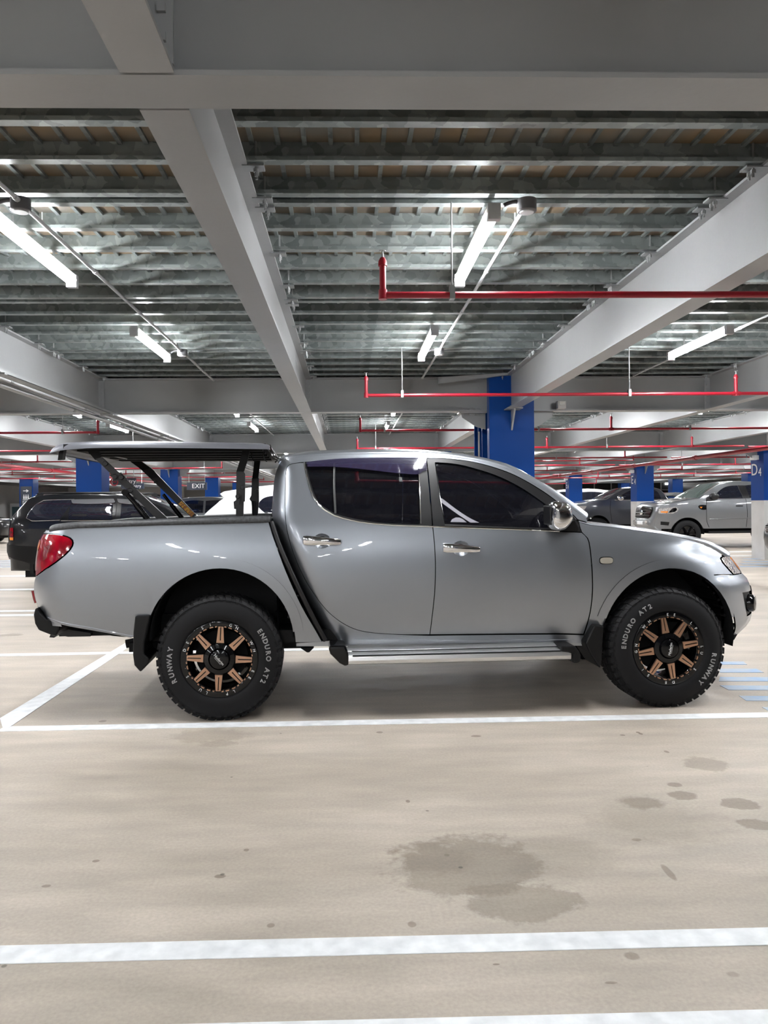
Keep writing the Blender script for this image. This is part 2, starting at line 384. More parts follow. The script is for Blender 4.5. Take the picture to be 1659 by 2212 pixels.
# columns
BL = 1.395
names = {}
def col_label(i, j):
    d = {(2, 3): 'large blue steel column right behind the pickup cab', (1, 4): 'blue column behind the black wagon roof, under the open lid',
         (2, 4): 'blue column half hidden left of the large one, above the pickup roof', (1, 5): 'blue column left of the EXIT sign, seen under the lid',
         (1, 6): 'blue column just right of the EXIT sign', (0, 6): 'blue column with pictogram board at far left', (3, 4): 'blue and white column marked D4 at the right edge',
         (3, 5): 'blue and white column marked E4 beside the silver pickup grille', (3, 6): 'smaller blue column marked E4 behind the door mirror',
         (3, 7): 'blue column far right, just right of the smaller E4 column', (4, 7): 'blue column behind the silver pickup windscreen'}
    return d.get((i, j))
for j, ty in enumerate(TY):
    if j == 0: continue
    for i, cx in enumerate(CX):
        if (i, j) == (2, 2): continue
        lb = col_label(i, j)
        t = thing('column', lb or 'blue steel column in the rows outside or hidden in the view', 'column', (cx, ty+.03, 0), 0, None if lb else 'blue columns of the outer grid')
        main = (i, j) == (2, 3)
        for nm, m_, z0, z1 in (('upper_shaft', bluep, BL, ZB if not main else ZJ-.01), ('lower_shaft', palecol, 0, BL)):
            b = MB()
            b.box(-.29, .29, -.285, -.255, z0, z1); b.box(-.29, .29, .255, .285, z0, z1); b.box(-.02, .02, -.255, .255, z0, z1)
            b.box(-.29, -.265, -.255, .255, z0, z1) if not main else b.box(-.29, -.27, -.255, -.13, z0, z1)
            b.box(.27, .29, -.255, .255, z0, z1)
            b.build(nm, m_, t)
        if j <= 5:   # gussets under the beams
            b = MB(); b.add([(-.01, -.5, ZB), (.01, -.5, ZB), (.01, -.285, ZB), (-.01, -.285, ZB), (-.01, -.285, ZB-.27), (.01, -.285, ZB-.27)],
                            [(0, 1, 2, 3), (0, 4, 5, 1), (0, 3, 4), (1, 5, 2), (3, 2, 5, 4)])
            b.box(-.1, .1, -.5, -.285, ZB-.012, ZB)
            b.build('gusset', beamp, t)
            b = MB(); b.prism([(-.29, ZB), (-.62, ZB), (-.60, ZB-.07), (-.42, ZB-.19), (-.29, ZB-.23)], -.01, .01).box(-.65, -.29, -.09, .09, ZB-.02, ZB)
            b.prism([(.29, ZB), (.62, ZB), (.60, ZB-.07), (.42, ZB-.19), (.29, ZB-.23)], -.01, .01)
            b.build('gusset', beamp, t)
            b = MB()
            for k in range(4):
                for zz in (ZB+.03, ZB-.035): b.box(-.58+k*.07, -.555+k*.07, -.06, -.03, zz-.01, zz+.01)
            for zz in (2.68, 2.78, 2.9): b.box(-.40, -.375, -.04, -.012, zz, zz+.03)
            b.box(-.44, -.31, -.02, -.008, 2.64, 3.0)
            b.build('bolt', beamp, t, kind='stuff')
        if main:
            b = MB(); b.box(-.29, .29, .55, .58, 0, ZB).box(-.29, .29, .88, .91, 0, ZB).box(-.02, .02, .58, .88, 0, ZB)
            b.build('rear_shaft', bluep, t)
            b = MB(); b.tube([(-.36, .1, 0), (-.36, .1, ZB-.25)], .013, 8); b.build('downpipe', condm, t)
            b = MB(); b.add([(-.95, -.35, ZJ-.12), (-.06, -.4, ZJ-.02), (-.06, -.33, ZJ-.02), (-.95, -.28, ZJ-.12), (-.95, -.35, ZJ-.04), (-.06, -.4, ZJ+.0), (-.06, -.33, ZJ+.0), (-.95, -.28, ZJ-.04)],
                            [(0, 3, 2, 1), (4, 5, 6, 7), (0, 1, 5, 4), (1, 2, 6, 5), (2, 3, 7, 6), (3, 0, 4, 7)])
            b.build('brace', beamp, t)
        if i == 3 and j in (4, 5, 6):
            M = Matrix.Translation((-.293, 0, 2.09)) @ Matrix.Rotation(-PI/2, 4, 'Z') @ Matrix.Rotation(PI/2, 4, 'X')
            bdy = 'D4' if j == 4 else 'E4'
            text_mesh(bdy[0], .40, whitep, 'lettering', t, Matrix.Translation((-.293, .12, 2.12)) @ Matrix.Rotation(-PI/2, 4, 'Z') @ Matrix.Rotation(PI/2, 4, 'X'), extrude=.002)
            text_mesh(bdy[1], .28, whitep, 'lettering', t, Matrix.Translation((-.293, -.12, 2.06)) @ Matrix.Rotation(-PI/2, 4, 'Z') @ Matrix.Rotation(PI/2, 4, 'X'), extrude=.002)
            b = MB().box(-.42, -.295, -.1, .1, 2.36, 2.47); b.build('emergency_lamp', whitep, t, bevel=.01)
        if (i, j) == (0, 6):
            box('pictogram_board', signm, t, -.24, .24, -.31, -.286, 1.45, 2.28)
            MF = Matrix.Rotation(PI/2, 4, 'X')
            b = MB().box(-.12, .06, -.315, -.311, 2.07, 2.10); b.prism([(.02, 2.15), (.12, 2.085), (.02, 2.02), (.0, 2.04), (.07, 2.085), (.0, 2.13)], -.315, -.311); b.build('arrow', whitep, t)
            b = MB()
            for k in range(3):
                b.box(-.12+k*.09, -.06+k*.09, -.315, -.311, 1.74, 1.86); b.box(-.11+k*.09, -.07+k*.09, -.315, -.311, 1.88, 1.92)
            b.box(-.14, .13, -.315, -.311, 1.70, 1.72); b.box(-.14, -.12, -.315, -.311, 1.49, 1.64); b.box(.11, .13, -.315, -.311, 1.49, 1.64); b.box(-.14, .13, -.315, -.311, 1.64, 1.655); b.box(-.14, .13, -.315, -.311, 1.48, 1.495)
            b.prism([(-.1, 1.51), (-.04, 1.51), (-.04, 1.55), (.02, 1.55), (.02, 1.59), (.09, 1.59), (.09, 1.62), (-.02, 1.62), (-.02, 1.58), (-.08, 1.58), (-.08, 1.54), (-.1, 1.54)], -.315, -.311)
            b.build('pictogram', whitep, t)

# painted lines on the floor
def line_quad(nm, m_, q, dz=.0):
    P = [onz(*c) for c in q]; MB().slab([(p.x, p.y) for p in P], .0, .0025+dz).build(nm, m_, fl)
def ext(a, b_, y0, y1): pass
def line_y(nm, u0, v0a, v0b, u1, v1a, v1b, x0, x1):   # line running along x; edges measured at two places, extended to x0..x1
    a0, a1, b0, b1 = onz(u0, v0a), onz(u1, v1a), onz(u0, v0b), onz(u1, v1b)
    def at(p, q, x): return p.y+(q.y-p.y)*(x-p.x)/(q.x-p.x)
    MB().slab([(x0, at(b0, b1, x0)), (x1, at(b0, b1, x1)), (x1, at(a0, a1, x1)), (x0, at(a0, a1, x0))], 0, .0025).build(nm, linep, fl)
pdiag = onz(36, 1569).x
line_y('painted_line', 0, 2044, 2083, 1659, 2004.7, 2042, -3, 3.4)
line_y('painted_line', 800, 2203.5, 2246, 1659, 2182, 2222, -3, 3.4)
line_y('painted_line', 36, 1569.4, 1579.7, 1659, 1539.5, 1550, -2.2, 3.1)
line_y('painted_line', 0, 1412.6, 1417.8, 340, 1406.5, 1411.6, -6, 1.2)
P0, P1, P2, P3 = onz(0, 1552), onz(272, 1389), onz(292, 1389), onz(8, 1580)
MB().slab([(P3.x, P3.y), (P2.x, P2.y), (P2.x+.01, 7.95), (P1.x, 7.95), (P0.x, P0.y)], 0, .003).build('painted_line', linep, fl)
for v, th in ((1331, 4), (1321.5, 3.2), (1275, 3), (1245.6, 2.6), (1226, 1.8)):
    y0 = onz(40, v).y; y1 = onz(40, v-th).y
    MB().slab([(-9.5, y0), (-1.0, y0), (-1.0, y1), (-9.5, y1)], 0, .0025).build('painted_line', linep, fl)
for q in ([(1555, 1429.5), (1606, 1429.5), (1614, 1436), (1555, 1436)], [(1555, 1445), (1634, 1445), (1650, 1453), (1555, 1453)],
          [(1555, 1463), (1675, 1463), (1690, 1472), (1553, 1472)], [(1555, 1481), (1700, 1482), (1710, 1491), (1574, 1491)],
          [(1596, 1503.5), (1720, 1505), (1730, 1515), (1612, 1514)], [(1646, 1528), (1740, 1529), (1750, 1538), (1662, 1537)]):
    line_quad('hatch_stripe', bluel, q[::-1])
for k in range(9):
    y0 = 15.3+k*.62
    if k < 4: line_quad('hatch_stripe', bluel, [(1600+k*6, 1223-k*5.5+1.8), (1700, 1223-k*5.5+2.4), (1700, 1223-k*5.5), (1596+k*2, 1223-k*5.5)])
for k in range(4): line_quad('hatch_stripe', bluel, [(-60, 1214+k*4.2), (70-k*7, 1212+k*4.2), (72-k*7, 1210.5+k*4.2), (-60, 1212.2+k*4.2)])
for v in (1200, 1191): line_quad('painted_line', linep, [(1560, v+1.6), (1740, v+1.8), (1740, v), (1560, v)])

# ceiling lamps
lampbody = MB().box(-.028, .028, -.60, .60, .02, .055).mesh('housing')
capm = [MB().box(-.034, .034, a, a+.045, -.03, .055).mesh('end_cap') for a in (-.645, .60)]
lg = MB(); prof = [(.036*math.cos(a), .036*math.sin(a)) for a in [PI+PI*k/5 for k in range(6)]]
n = len(prof); vs = [(x, -.60, z+.018) for x, z in prof]+[(x, .60, z+.018) for x, z in prof]
lg.add(vs, [(i, i+1, i+1+n, i+n) for i in range(n-1)]+[tuple(range(n)), tuple(range(2*n-1, n-1, -1)), (0, n, 2*n-1, n-1)])
lampmesh = lg.mesh('diffuser', True)
strm = [MB().tube([(0, a, .055), (0, a, .118)], .006, 6).mesh('bracket') for a in (-.3, .3)]
LZ = 2.93
lab = {(0, 2, 0): 'bright tube lamp at upper left, running out of the frame', (0, 2, 1): 'bright tube lamp left of the central beam, shorter looking',
       (1, 2, 0): 'bright tube lamp right of the central beam, beside the round junction box', (1, 2, 1): 'small bright tube lamp below the upper red pipe riser line',
       (2, 2, 1): 'bright tube lamp under the deck right of the big right-hand beam', (0, 3, 1): 'distant tube lamp above the lid middle, next bay',
       (1, 3, 1): 'distant tube lamp above the pickup roof, next bay', (-1, 3, 1): 'distant tube lamp above the lid left end beside the conduits'}
for k in range(-7, 9):
    lx = -1.88+2.667*k
    if not XL+.5 < lx < XR-.5: continue
    if k in (-6,) : continue
    for j, ty in enumerate(TY[:-1]):
        if j < 2 and k > 1: continue
        for q, dy in enumerate((2.42, 5.17)):
            lb = lab.get((k, j, q))
            od = ['first', 'second', 'third', 'fourth', 'fifth', 'sixth', 'seventh', 'eighth', 'ninth']
            if not lb and j >= 2: lb = 'tube lamp in the %s row %s of the central beam, %s bay, %s one' % (od[k-1 if k > 0 else -k], 'right' if k > 0 else 'left', 'nearest' if j == 2 else od[j-2], ('nearer', 'farther')[q])
            t = thing('tube_lamp', lb or 'white tube lamp fitting behind the viewpoint', 'lamp', (lx, ty+dy, LZ), 0, None if lb else 'tube lamps behind the viewpoint')
            link('diffuser', lampmesh, lampe, t); link('housing', lampbody, whitep, t)
            if j in (2, 3):
                for cm_ in capm: link('end_cap', cm_, condm, t)
                for cm_ in strm: link('bracket', cm_, condm, t)
# conduits beside the lamp rows
def conduit(lb, x, z, y0, y1, box_y=None, r=.012):
    t = thing('conduit', lb, 'conduit', (x, y0, z))
    pts = [(0, 0, 0)]; yy = y0
    while yy < y1-.1:
        yy = min(yy+1.1, y1); pts.append((random.uniform(-.008, .008), yy-y0, 0))
    MB().tube(pts, r, 8).build('pipe', condm, t, True)
    for q in range(1, len(pts)): MB().tube([(pts[q][0], pts[q][1]-.02, 0), (pts[q][0], pts[q][1]+.02, 0)], r*1.35, 8).build('saddle', condm, t)
    for ya in (.2, y1-y0-.2): MB().tube([(0, ya, 0), (0, ya, ZJ-z)], .004, 5).build('hanger', condm, t)
conduit('grey conduit running back from the left round junction box', -1.70, 2.99, 4.10, 7.82)
conduit('pale conduit running back from the right round junction box', .965, 2.99, 4.10, 7.82)
conduit('short grey conduit behind the far left junction box', -1.70, 2.99, 7.98, 9.7)
conduit('short pale conduit behind the far right junction box', .965, 2.99, 7.98, 9.6)
conduit('grey conduit entering the frame at the left edge above the junction box', -1.70, 2.99, 2.4, 3.95)
conduit('pale conduit beside the lamp at the right edge', 3.62, 2.99, 2.5, 9.5)
conduit('grey conduit in the next bay beside the left distant lamp', -1.70, 2.99, 10.3, 17.5)
conduit('pale conduit in the next bay beside the central distant lamp', .965, 2.99, 10.3, 17.5)
def jbox(lb, x, y, z, lx, ly):
    t = thing('junction_box', lb, 'electrical box', (x, y, z))
    MB().lathe([(0, -.035), (.048, -.035), (.052, -.03), (.052, .03), (0, .03)], 24, axis='z').build('box', mat('box_grey'+lb[:4], (.10, .10, .105), .5), t, True)
    MB().lathe([(0, -.04), (.036, -.04), (.038, -.034)], 20, axis='z').build('lid', condm, t, True)
    pts = []
    for i in range(9):
        a = i/8; pts.append(((lx-x)*a, (ly-y)*a, .02*math.sin(a*PI)-.0))
    MB().tube(pts, .011, 8).build('flexible_hose', mat('hose'+lb[:4], (.05, .05, .055), .5), t, True)
jbox('round grey junction box at the left edge of the ceiling', -1.70, 4.02, 2.98, -1.82, 4.0)
jbox('round dark junction box right of the central bright lamp', .965, 4.02, 2.98, .84, 4.02)
jbox('small junction box at the far end of the left conduit', -1.70, 7.9, 2.98, -1.82, 7.9)
jbox('small junction box at the far end of the right conduit', .965, 7.9, 2.98, .84, 7.9)
# conduits and trays along the left beam
for k, (x, z, r, lb) in enumerate([(-3.30, 2.56, .024, 'thick grey pipe under the left steel beam'), (-3.16, 2.575, .013, 'thin grey pipe beside the thick one under the left beam')]):
    t = thing('service_pipe', lb, 'pipe', (x, 2.6, z))
    MB().tube([(0, 0, 0), (0, 32, 0)], r, 10).build('pipe', condm, t, True)
    for q in range(16): MB().tube([(0, .6+q*2, 0), (0, .66+q*2, 0)], r*1.25, 10).build('bracket', galvc, t, True)
t = thing('cable_tray', 'pale metal cable tray beside the pipes under the left beam', 'cable tray', (-3.02, 2.6, 2.57))
box('tray', galvc, t, -.05, .05, 0, 32, -.012, -.008); box('side', galvc, t, -.05, -.045, 0, 32, -.012, .02); box('side', galvc, t, .045, .05, 0, 32, -.012, .02)
for q in range(10): box('bracket', galvc, t, -.075, .08, 1+q*3, 1.05+q*3, -.03, -.014)

# sprinkler pipes
ZP = 2.54
def sprinkler(lb, y, x0, x1, heads, rods, r=.018, group=None):
    t = thing('sprinkler_pipe', lb, 'pipe', (0, y, ZP), 0, group)
    MB().tube([(x0, 0, 0), (x1, 0, 0)], r, 10).build('pipe', redp, t, True)
    for q, hx in enumerate(heads):
        b = MB().tube([(hx, 0, 0), (hx, 0, .17)], r*1.02, 10).tube([(hx, 0, -.024), (hx, 0, .028)], r*1.35, 10)
        b.tube([(hx, 0, .16), (hx, 0, .185), (hx, 0, .205)], [r*1.4, r*1.3, r*.7], 10)
        if abs(hx-x0) > .05 and abs(hx-x1) > .05: b.tube([(hx-.04, 0, 0), (hx+.04, 0, 0)], r*1.35, 10)
        b.build('riser', redp, t, True)
        MB().tube([(hx, 0, .205), (hx, 0, .225), (hx, 0, .24)], [.009, .006, .004], 8).lathe([(0, .24), (.018, .24), (.019, .243), (0, .246)], 14, c=(hx, 0, 0), axis='z').build('sprinkler_head', galvc, t, True)
    for hx in rods:
        b = MB().tube([(hx, 0, .03), (hx, 0, ZJ-ZP)], .005, 6); b.build('hanger_rod', galvc, t)
        MB().box(hx-.014, hx+.014, -.026, .026, -.024, .05).build('hanger_clip', galvc, t)
sl = ['nearest red sprinkler pipe crossing below the bright central lamp', 'second red sprinkler pipe crossing in front of the large blue column',
      'third red sprinkler pipe behind the large blue column', 'fourth red sprinkler pipe just above the pickup roof']
ll = ['nearest red pipe entering at the left edge above the lid', 'second red pipe at the left edge, meeting the lid tip']
for k in range(-2, 9):
    y = 4.15+3.85*k
    lb = sl[k] if 0 <= k < 4 else None
    sprinkler(lb or ('red sprinkler pipe behind the viewpoint' if k < 0 else 'red sprinkler pipe right of the central beam, %s from the front' % od[k]), y, .2, 8.3, [.2, 4.15, 7.2], [.58, 3.0, 5.4], .018 if k < 3 else .02, None if k >= 0 else 'sprinkler pipes behind the viewpoint')
    lb = ll[k-2] if k in (2, 3) else None
    sprinkler(lb or ('red sprinkler pipe behind the viewpoint' if k < 0 else 'red sprinkler pipe left of the central beam, %s from the front' % od[k]), y, -14.5, -3.86, [-3.86, -7.9, -11.9], [-4.4, -9.0, -12.5], .018, None if k >= 0 else 'sprinkler pipes behind the viewpoint')
    sprinkler('red sprinkler pipe behind the viewpoint' if k < 0 else 'red sprinkler pipe right of the thick main pipe, %s from the front' % od[k], y+.2, 8.5, 20, [12.2, 16.2], [10.5, 14.5, 18.], .018, 'sprinkler pipes behind the viewpoint' if k < 0 else None)
for x, z, lb, y0, y1 in ((8.4, 2.44, 'thick red main pipe running back towards the E4 columns at right', 6, 48), (-8.6, 2.44, 'thick red main pipe running back above the black wagon', 14, 48), (5.2, 2.34, 'long red pipe running back between the large column and the E4 columns', 24, 50)):
    t = thing('main_pipe', lb, 'pipe', (x, y0, z))
    MB().tube([(0, 0, 0), (0, y1-y0, 0)], .045, 12).build('pipe', redp, t, True)
    for q in range(int((y1-y0)/3.9)):
        MB().tube([(0, .4+q*3.9, 0), (0, .52+q*3.9, 0)], .06, 12).build('coupling', redp, t, True)
        MB().tube([(0, 1.2+q*3.9, 0), (0, 1.2+q*3.9, ZJ-z)], .006, 6).build('hanger_rod', galvc, t)
for q, (x0, y, zt) in enumerate([(5.3, 22.4, 2.62), (2.4, 30.5, 2.62), (9.4, 28.3, 2.6), (-12.5, 27, 2.6), (-2.0, 30, 2.6), (12.2, 37, 2.55)]):
    t = thing('pipe_offset', ['red cranked branch pipe left of the E4 column, just above the grey pickup', 'red cranked branch pipe between the large column and the small E4 column', 'red cranked branch pipe right of the smaller E4 column', 'red cranked branch pipe above the black wagon at left', 'red cranked branch pipe behind the front lid arms', 'red cranked branch pipe farthest right, behind the silver pickup'][q], 'pipe', (x0, y, 2.3))
    MB().tube([(-3, 0, 0), (0, 0, 0), (0, 0, zt-2.3), (3.2, 0, zt-2.3), (3.2, 0, .75)], .025, 8).build('pipe', redp, t, True)
    MB().tube([(-1.5, 0, 0), (-1.5, 0, .75)], .005, 6).build('hanger_rod', galvc, t)

# small grey box fixture on the second beam beside the column
p = ony(1212, 876, 9.86)
t = thing('detector_box', 'small grey box fixed to the beam just right of the large column', 'box', (p.x, 9.86, 2.66))
box('body', palecol, t, -.055, .055, -.05, .05, -.045, .06, bevel=.008); box('window', mat('det', (.15, .13, .08), .3), t, -.035, .035, -.055, -.05, .0, .045)

# hanging signs
def sign(lb, u0, v0, u1, v1, Y, txt, fs, tx=0, group=None):
    a, b_ = ony(u0, v1, Y), ony(u1, v0, Y)
    t = thing('hanging_sign', lb, 'sign', ((a.x+b_.x)/2, Y, a.z)); w2, h = (b_.x-a.x)/2, b_.z-a.z
    box('board', signm, t, -w2, w2, -.03, .03, 0, h)
    text_mesh(txt, fs*h, whitep, 'lettering', t, Matrix.Translation((tx*w2, -.034, h*.5)) @ Matrix.Rotation(PI/2, 4, 'X'), extrude=.002)
    for sx in (-.8, .8): MB().tube([(sx*w2, 0, h-.01), (sx*w2, 0, ZJ-a.z)], .01, 6).build('hanger', condm, t)
    return t, w2, h
sign('dark hanging sign reading EXIT between two blue columns', 404, 1042, 447, 1058.5, 31, 'EXIT', .85, .15)
t, w2, h = sign('upper dark hanging sign reading Entry behind the lid arm', 244, 1032, 294, 1048, 26.3, 'Entry', .8, .45)
MB().lathe([(.10, 0), (.14, 0), (.14, .01), (.10, .01)], 24, c=(-w2*.85, -.045, h*.45)).build('no_entry_ring', redp, t)
box('no_entry_bar', redp, t, -w2*.85-.06, -w2*.85+.06, -.045, -.035, h*.45-.02, h*.45+.02)
sign('lower dark hanging sign reading Entry behind the lid arm', 262, 1044, 311, 1056.5, 28.5, 'Entry', .8, .35)
# ------------------------------------------------------------------ curved body skins
def spline(xs, ys):
    xs = np.array(xs, float); ys = np.array(ys, float); n = len(xs); h = np.diff(xs)
    A = np.eye(n); r = np.zeros(n)
    for i in range(1, n-1):
        A[i, i-1] = h[i-1]; A[i, i] = 2*(h[i-1]+h[i]); A[i, i+1] = h[i]; r[i] = 6*((ys[i+1]-ys[i])/h[i]-(ys[i]-ys[i-1])/h[i-1])
    M = np.linalg.solve(A, r)
    def f(x):
        x = min(max(x, xs[0]), xs[-1]); i = min(int(np.searchsorted(xs, x, 'right'))-1, n-2); i = max(i, 0)
        a = (xs[i+1]-x)/h[i]; b = (x-xs[i])/h[i]
        return float(a*ys[i]+b*ys[i+1]+((a**3-a)*M[i]+(b**3-b)*M[i+1])*h[i]*h[i]/6)
    return f
def sstep(a, b, x):
    t = min(max((x-a)/(b-a), 0), 1); return t*t*(3-2*t)
def crom(pts, step=.03):
    """smooth polyline; points (x,z) or (x,z,1) where 1 marks a corner; closed"""
    n = len(pts); out = []
    for i in range(n):
        p1, p2 = pts[i], pts[(i+1) % n]
        c1, c2 = len(p1) > 2, len(p2) > 2
        a, b = np.array(p1[:2]), np.array(p2[:2])
        p0 = a-(b-a) if c1 else np.array(pts[i-1][:2]); p3 = b+(b-a) if c2 else np.array(pts[(i+2) % n][:2])
        d = np.linalg.norm(b-a); k = max(1, int(math.ceil(d/step)))
        m1 = (b-p0)/max(np.linalg.norm(b-p0), 1e-6)*d; m2 = (p3-a)/max(np.linalg.norm(p3-a), 1e-6)*d
        if c1 and c2: m1 = m2 = b-a
        elif c1: m1 = (b-a)*1.5-m2*.5
        elif c2: m2 = (b-a)*1.5-m1*.5
        for j in range(k):
            t = j/k; t2 = t*t; t3 = t2*t
            out.append(tuple((2*t3-3*t2+1)*a+(t3-2*t2+t)*m1+(-2*t3+3*t2)*b+(t3-t2)*m2))
    return out
def area(p): return sum(p[i-1][0]*p[i][1]-p[i][0]*p[i-1][1] for i in range(len(p)))/2
def inset(p, d):
    s = 1 if area(p) > 0 else -1; n = len(p); out = []
    for i in range(n):
        a, b, c = np.array(p[i-1]), np.array(p[i]), np.array(p[(i+1) % n])
        e1 = (b-a)/max(np.linalg.norm(b-a), 1e-9); e2 = (c-b)/max(np.linalg.norm(c-b), 1e-9)
        nn = np.array([-e1[1]-e2[1], e1[0]+e2[0]]); l = np.linalg.norm(nn)
        if l < 1e-6: out.append(tuple(b)); continue
        nn /= l; out.append(tuple(b+nn*s*d/max(.5, nn @ np.array([-e1[1], e1[0]]))))
    return out
def inpoly(x, y, p):
    c = False; n = len(p)
    for i in range(n):
        x1, y1 = p[i-1]; x2, y2 = p[i]
        if (y1 > y) != (y2 > y) and x < (x2-x1)*(y-y1)/(y2-y1)+x1: c = not c
    return c
class Skin:
    """half width y(x,z): vertical section W(z), rounded ends of length a at xf(z), xr(z)"""
    def __init__(s, W, xf, xr, af, ar, nf=2.4, nr=2.6, bump=None):
        s.W, s.xf, s.xr, s.af, s.ar, s.nf, s.nr, s.bump = W, xf, xr, af, ar, nf, nr, bump
    def s_of(s, x, z):
        f, r = s.xf(z), s.xr(z)
        if x > f-s.af:
            t = min((x-(f-s.af))/s.af, 1); return f-s.af+2*s.af*(1-math.sqrt(1-t))
        if x < r+s.ar:
            t = min(((r+s.ar)-x)/s.ar, 1); return r+s.ar-2*s.ar*(1-math.sqrt(1-t))
        return x
    def pos(s, sv, z):
        f, r = s.xf(z), s.xr(z); W = s.W(z)
        if sv > f-s.af:
            q = min((sv-(f-s.af))/(2*s.af), 1); t = 1-(1-q)**2; x = f-s.af+s.af*t; y = W*max(1-t**s.nf, 0)**(1/s.nf)
        elif sv < r+s.ar:
            q = min(((r+s.ar)-sv)/(2*s.ar), 1); t = 1-(1-q)**2; x = r+s.ar-s.ar*t; y = W*max(1-t**s.nr, 0)**(1/s.nr)
        else: x = sv; y = W
        if s.bump: y += s.bump(x, z)
        return np.array([x, y, z])
    def y(s, x, z): return s.pos(s.s_of(x, z), z)[1]
    def nrm(s, sv, z):
        e = .004; a = s.pos(sv+e, z)-s.pos(sv-e, z); b = s.pos(sv, z+e)-s.pos(sv, z-e)
        n = np.cross(b, a); l = np.linalg.norm(n); n = n/l if l > 1e-9 else np.array([0, 1, 0])
        return n if n[1] >= -1e-6 or True else -n
def skin_panel(name, outline, S, side, m, parent, holes=(), off=0.0, gap=0.0, grid=.04, thick=.012, smoothed=False, step=.03, conv=True):
    """outline in (x,z) metres. side -1 near (local -y), +1 far, 0 both in one mesh"""
    o = outline if smoothed else crom(outline, step)
    if gap: o = inset(o, gap)
    hs = [h if smoothed else crom(h, step) for h in holes]
    if gap: hs = [inset(h, -gap) for h in hs]
    if area(o) < 0: o = o[::-1]
    hs = [h[::-1] if area(h) > 0 else h for h in hs]
    oo = [(S.s_of(x, z), z) for x, z in o]; hh = [[(S.s_of(x, z), z) for x, z in h] for h in hs]
    pts = list(oo); cons = [list(range(len(oo)))]
    for h in hh: cons.append(list(range(len(pts), len(pts)+len(h)))); pts += h
    nb = len(pts); arr = np.array(pts)
    x0, x1 = arr[:, 0].min(), arr[:, 0].max(); z0, z1 = arr[:, 1].min(), arr[:, 1].max()
    edges = [(c[i-1], c[i]) for c in cons for i in range(len(c))]
    z = z0+grid*.5; row = 0
    while z < z1:
        x = x0+grid*(.5 if row % 2 else .1)
        while x < x1:
            if inpoly(x, z, oo) and not any(inpoly(x, z, h) for h in hh):
                if np.min((arr[:, 0]-x)**2+(arr[:, 1]-z)**2) > (grid*.45)**2: pts.append((x, z))
            x += grid
        z += grid*.87; row += 1
    V, E, F, _, _, _ = delaunay_2d_cdt([Vector(p) for p in pts], edges, [], 1, 1e-5)
    fs = []
    for f in F:
        cx = sum(V[i].x for i in f)/3; cz = sum(V[i].y for i in f)/3
        if not any(inpoly(cx, cz, h) for h in hh): fs.append(tuple(f))
    ed = {}
    for f in fs:
        for i in range(3):
            a, b = f[i], f[(i+1) % 3]; ed[(a, b)] = 1
    bnd = [(a, b) for a, b in ed if (b, a) not in ed]
    allv, allf, alln = [], [], []
    for sd in ([side] if side else [-1, 1]):
        P = []; N = []
        for v in V:
            p = S.pos(v.x, v.y); n = S.nrm(v.x, v.y)
            if n[1] < 0 and abs(n[0]) < .9: n = -n
            p = p+n*off
            P.append((p[0], p[1]*sd, p[2])); N.append((n[0], n[1]*sd, n[2]))
        base = len(allv); allv += P; alln += N
        for f in fs:
            a, b, c = (np.array(P[i]) for i in f); g = np.cross(b-a, c-a)
            ff = f if g @ np.array(N[f[0]]) > 0 else f[::-1]
            allf.append(tuple(i+base for i in ff))
        if thick:
            for a, b in bnd:
                pa, pb, na, nb_ = np.array(P[a]), np.array(P[b]), np.array(N[a]), np.array(N[b])
                t = pb-pa; out = np.cross(t, na); out /= max(np.linalg.norm(out), 1e-9)
                k = len(allv); q = [pa, pb, pb-nb_*thick, pa-na*thick]
                cen = np.cross(q[1]-q[0], q[3]-q[0]); 
                allv += [tuple(x) for x in q]; e3 = tuple(out) if sd < 0 else tuple(-out)
                # outward of the edge in the panel plane
                alln += [e3]*4; allf.append((k, k+1, k+2, k+3))
    me = bpy.data.meshes.new(name); me.from_pydata(allv, [], allf); me.update()
    for p in me.polygons: p.use_smooth = True
    me.normals_split_custom_set_from_vertices(alln)
    return link(name, me, m, parent)
def strip_along(name, pts, r, S, side, m, parent, off=.004, n=6, step=.04):
    """tube that follows the skin along an open (x,z) line"""
    o = []
    P = [np.array(p[:2]) for p in pts]
    for i in range(len(P)-1):
        p0 = P[i-1] if i else 2*P[0]-P[1]; p3 = P[i+2] if i+2 < len(P) else 2*P[-1]-P[-2]
        a, b = P[i], P[i+1]; k = max(1, int(np.linalg.norm(b-a)/step))
        for j in range(k):
            t = j/k; o.append(.5*((2*a)+(b-p0)*t+(2*p0-5*a+4*b-p3)*t*t+(-p0+3*a-3*b+p3)*t**3))
    o.append(P[-1]); b_ = MB()
    for sd in ([side] if side else [-1, 1]):
        q = []
        for x, z in o:
            s_ = S.s_of(x, z); p = S.pos(s_, z)+S.nrm(s_, z)*off; q.append((p[0], p[1]*sd, p[2]))
        b_.tube(q, r, n)
    return b_.build(name, m, parent, True)
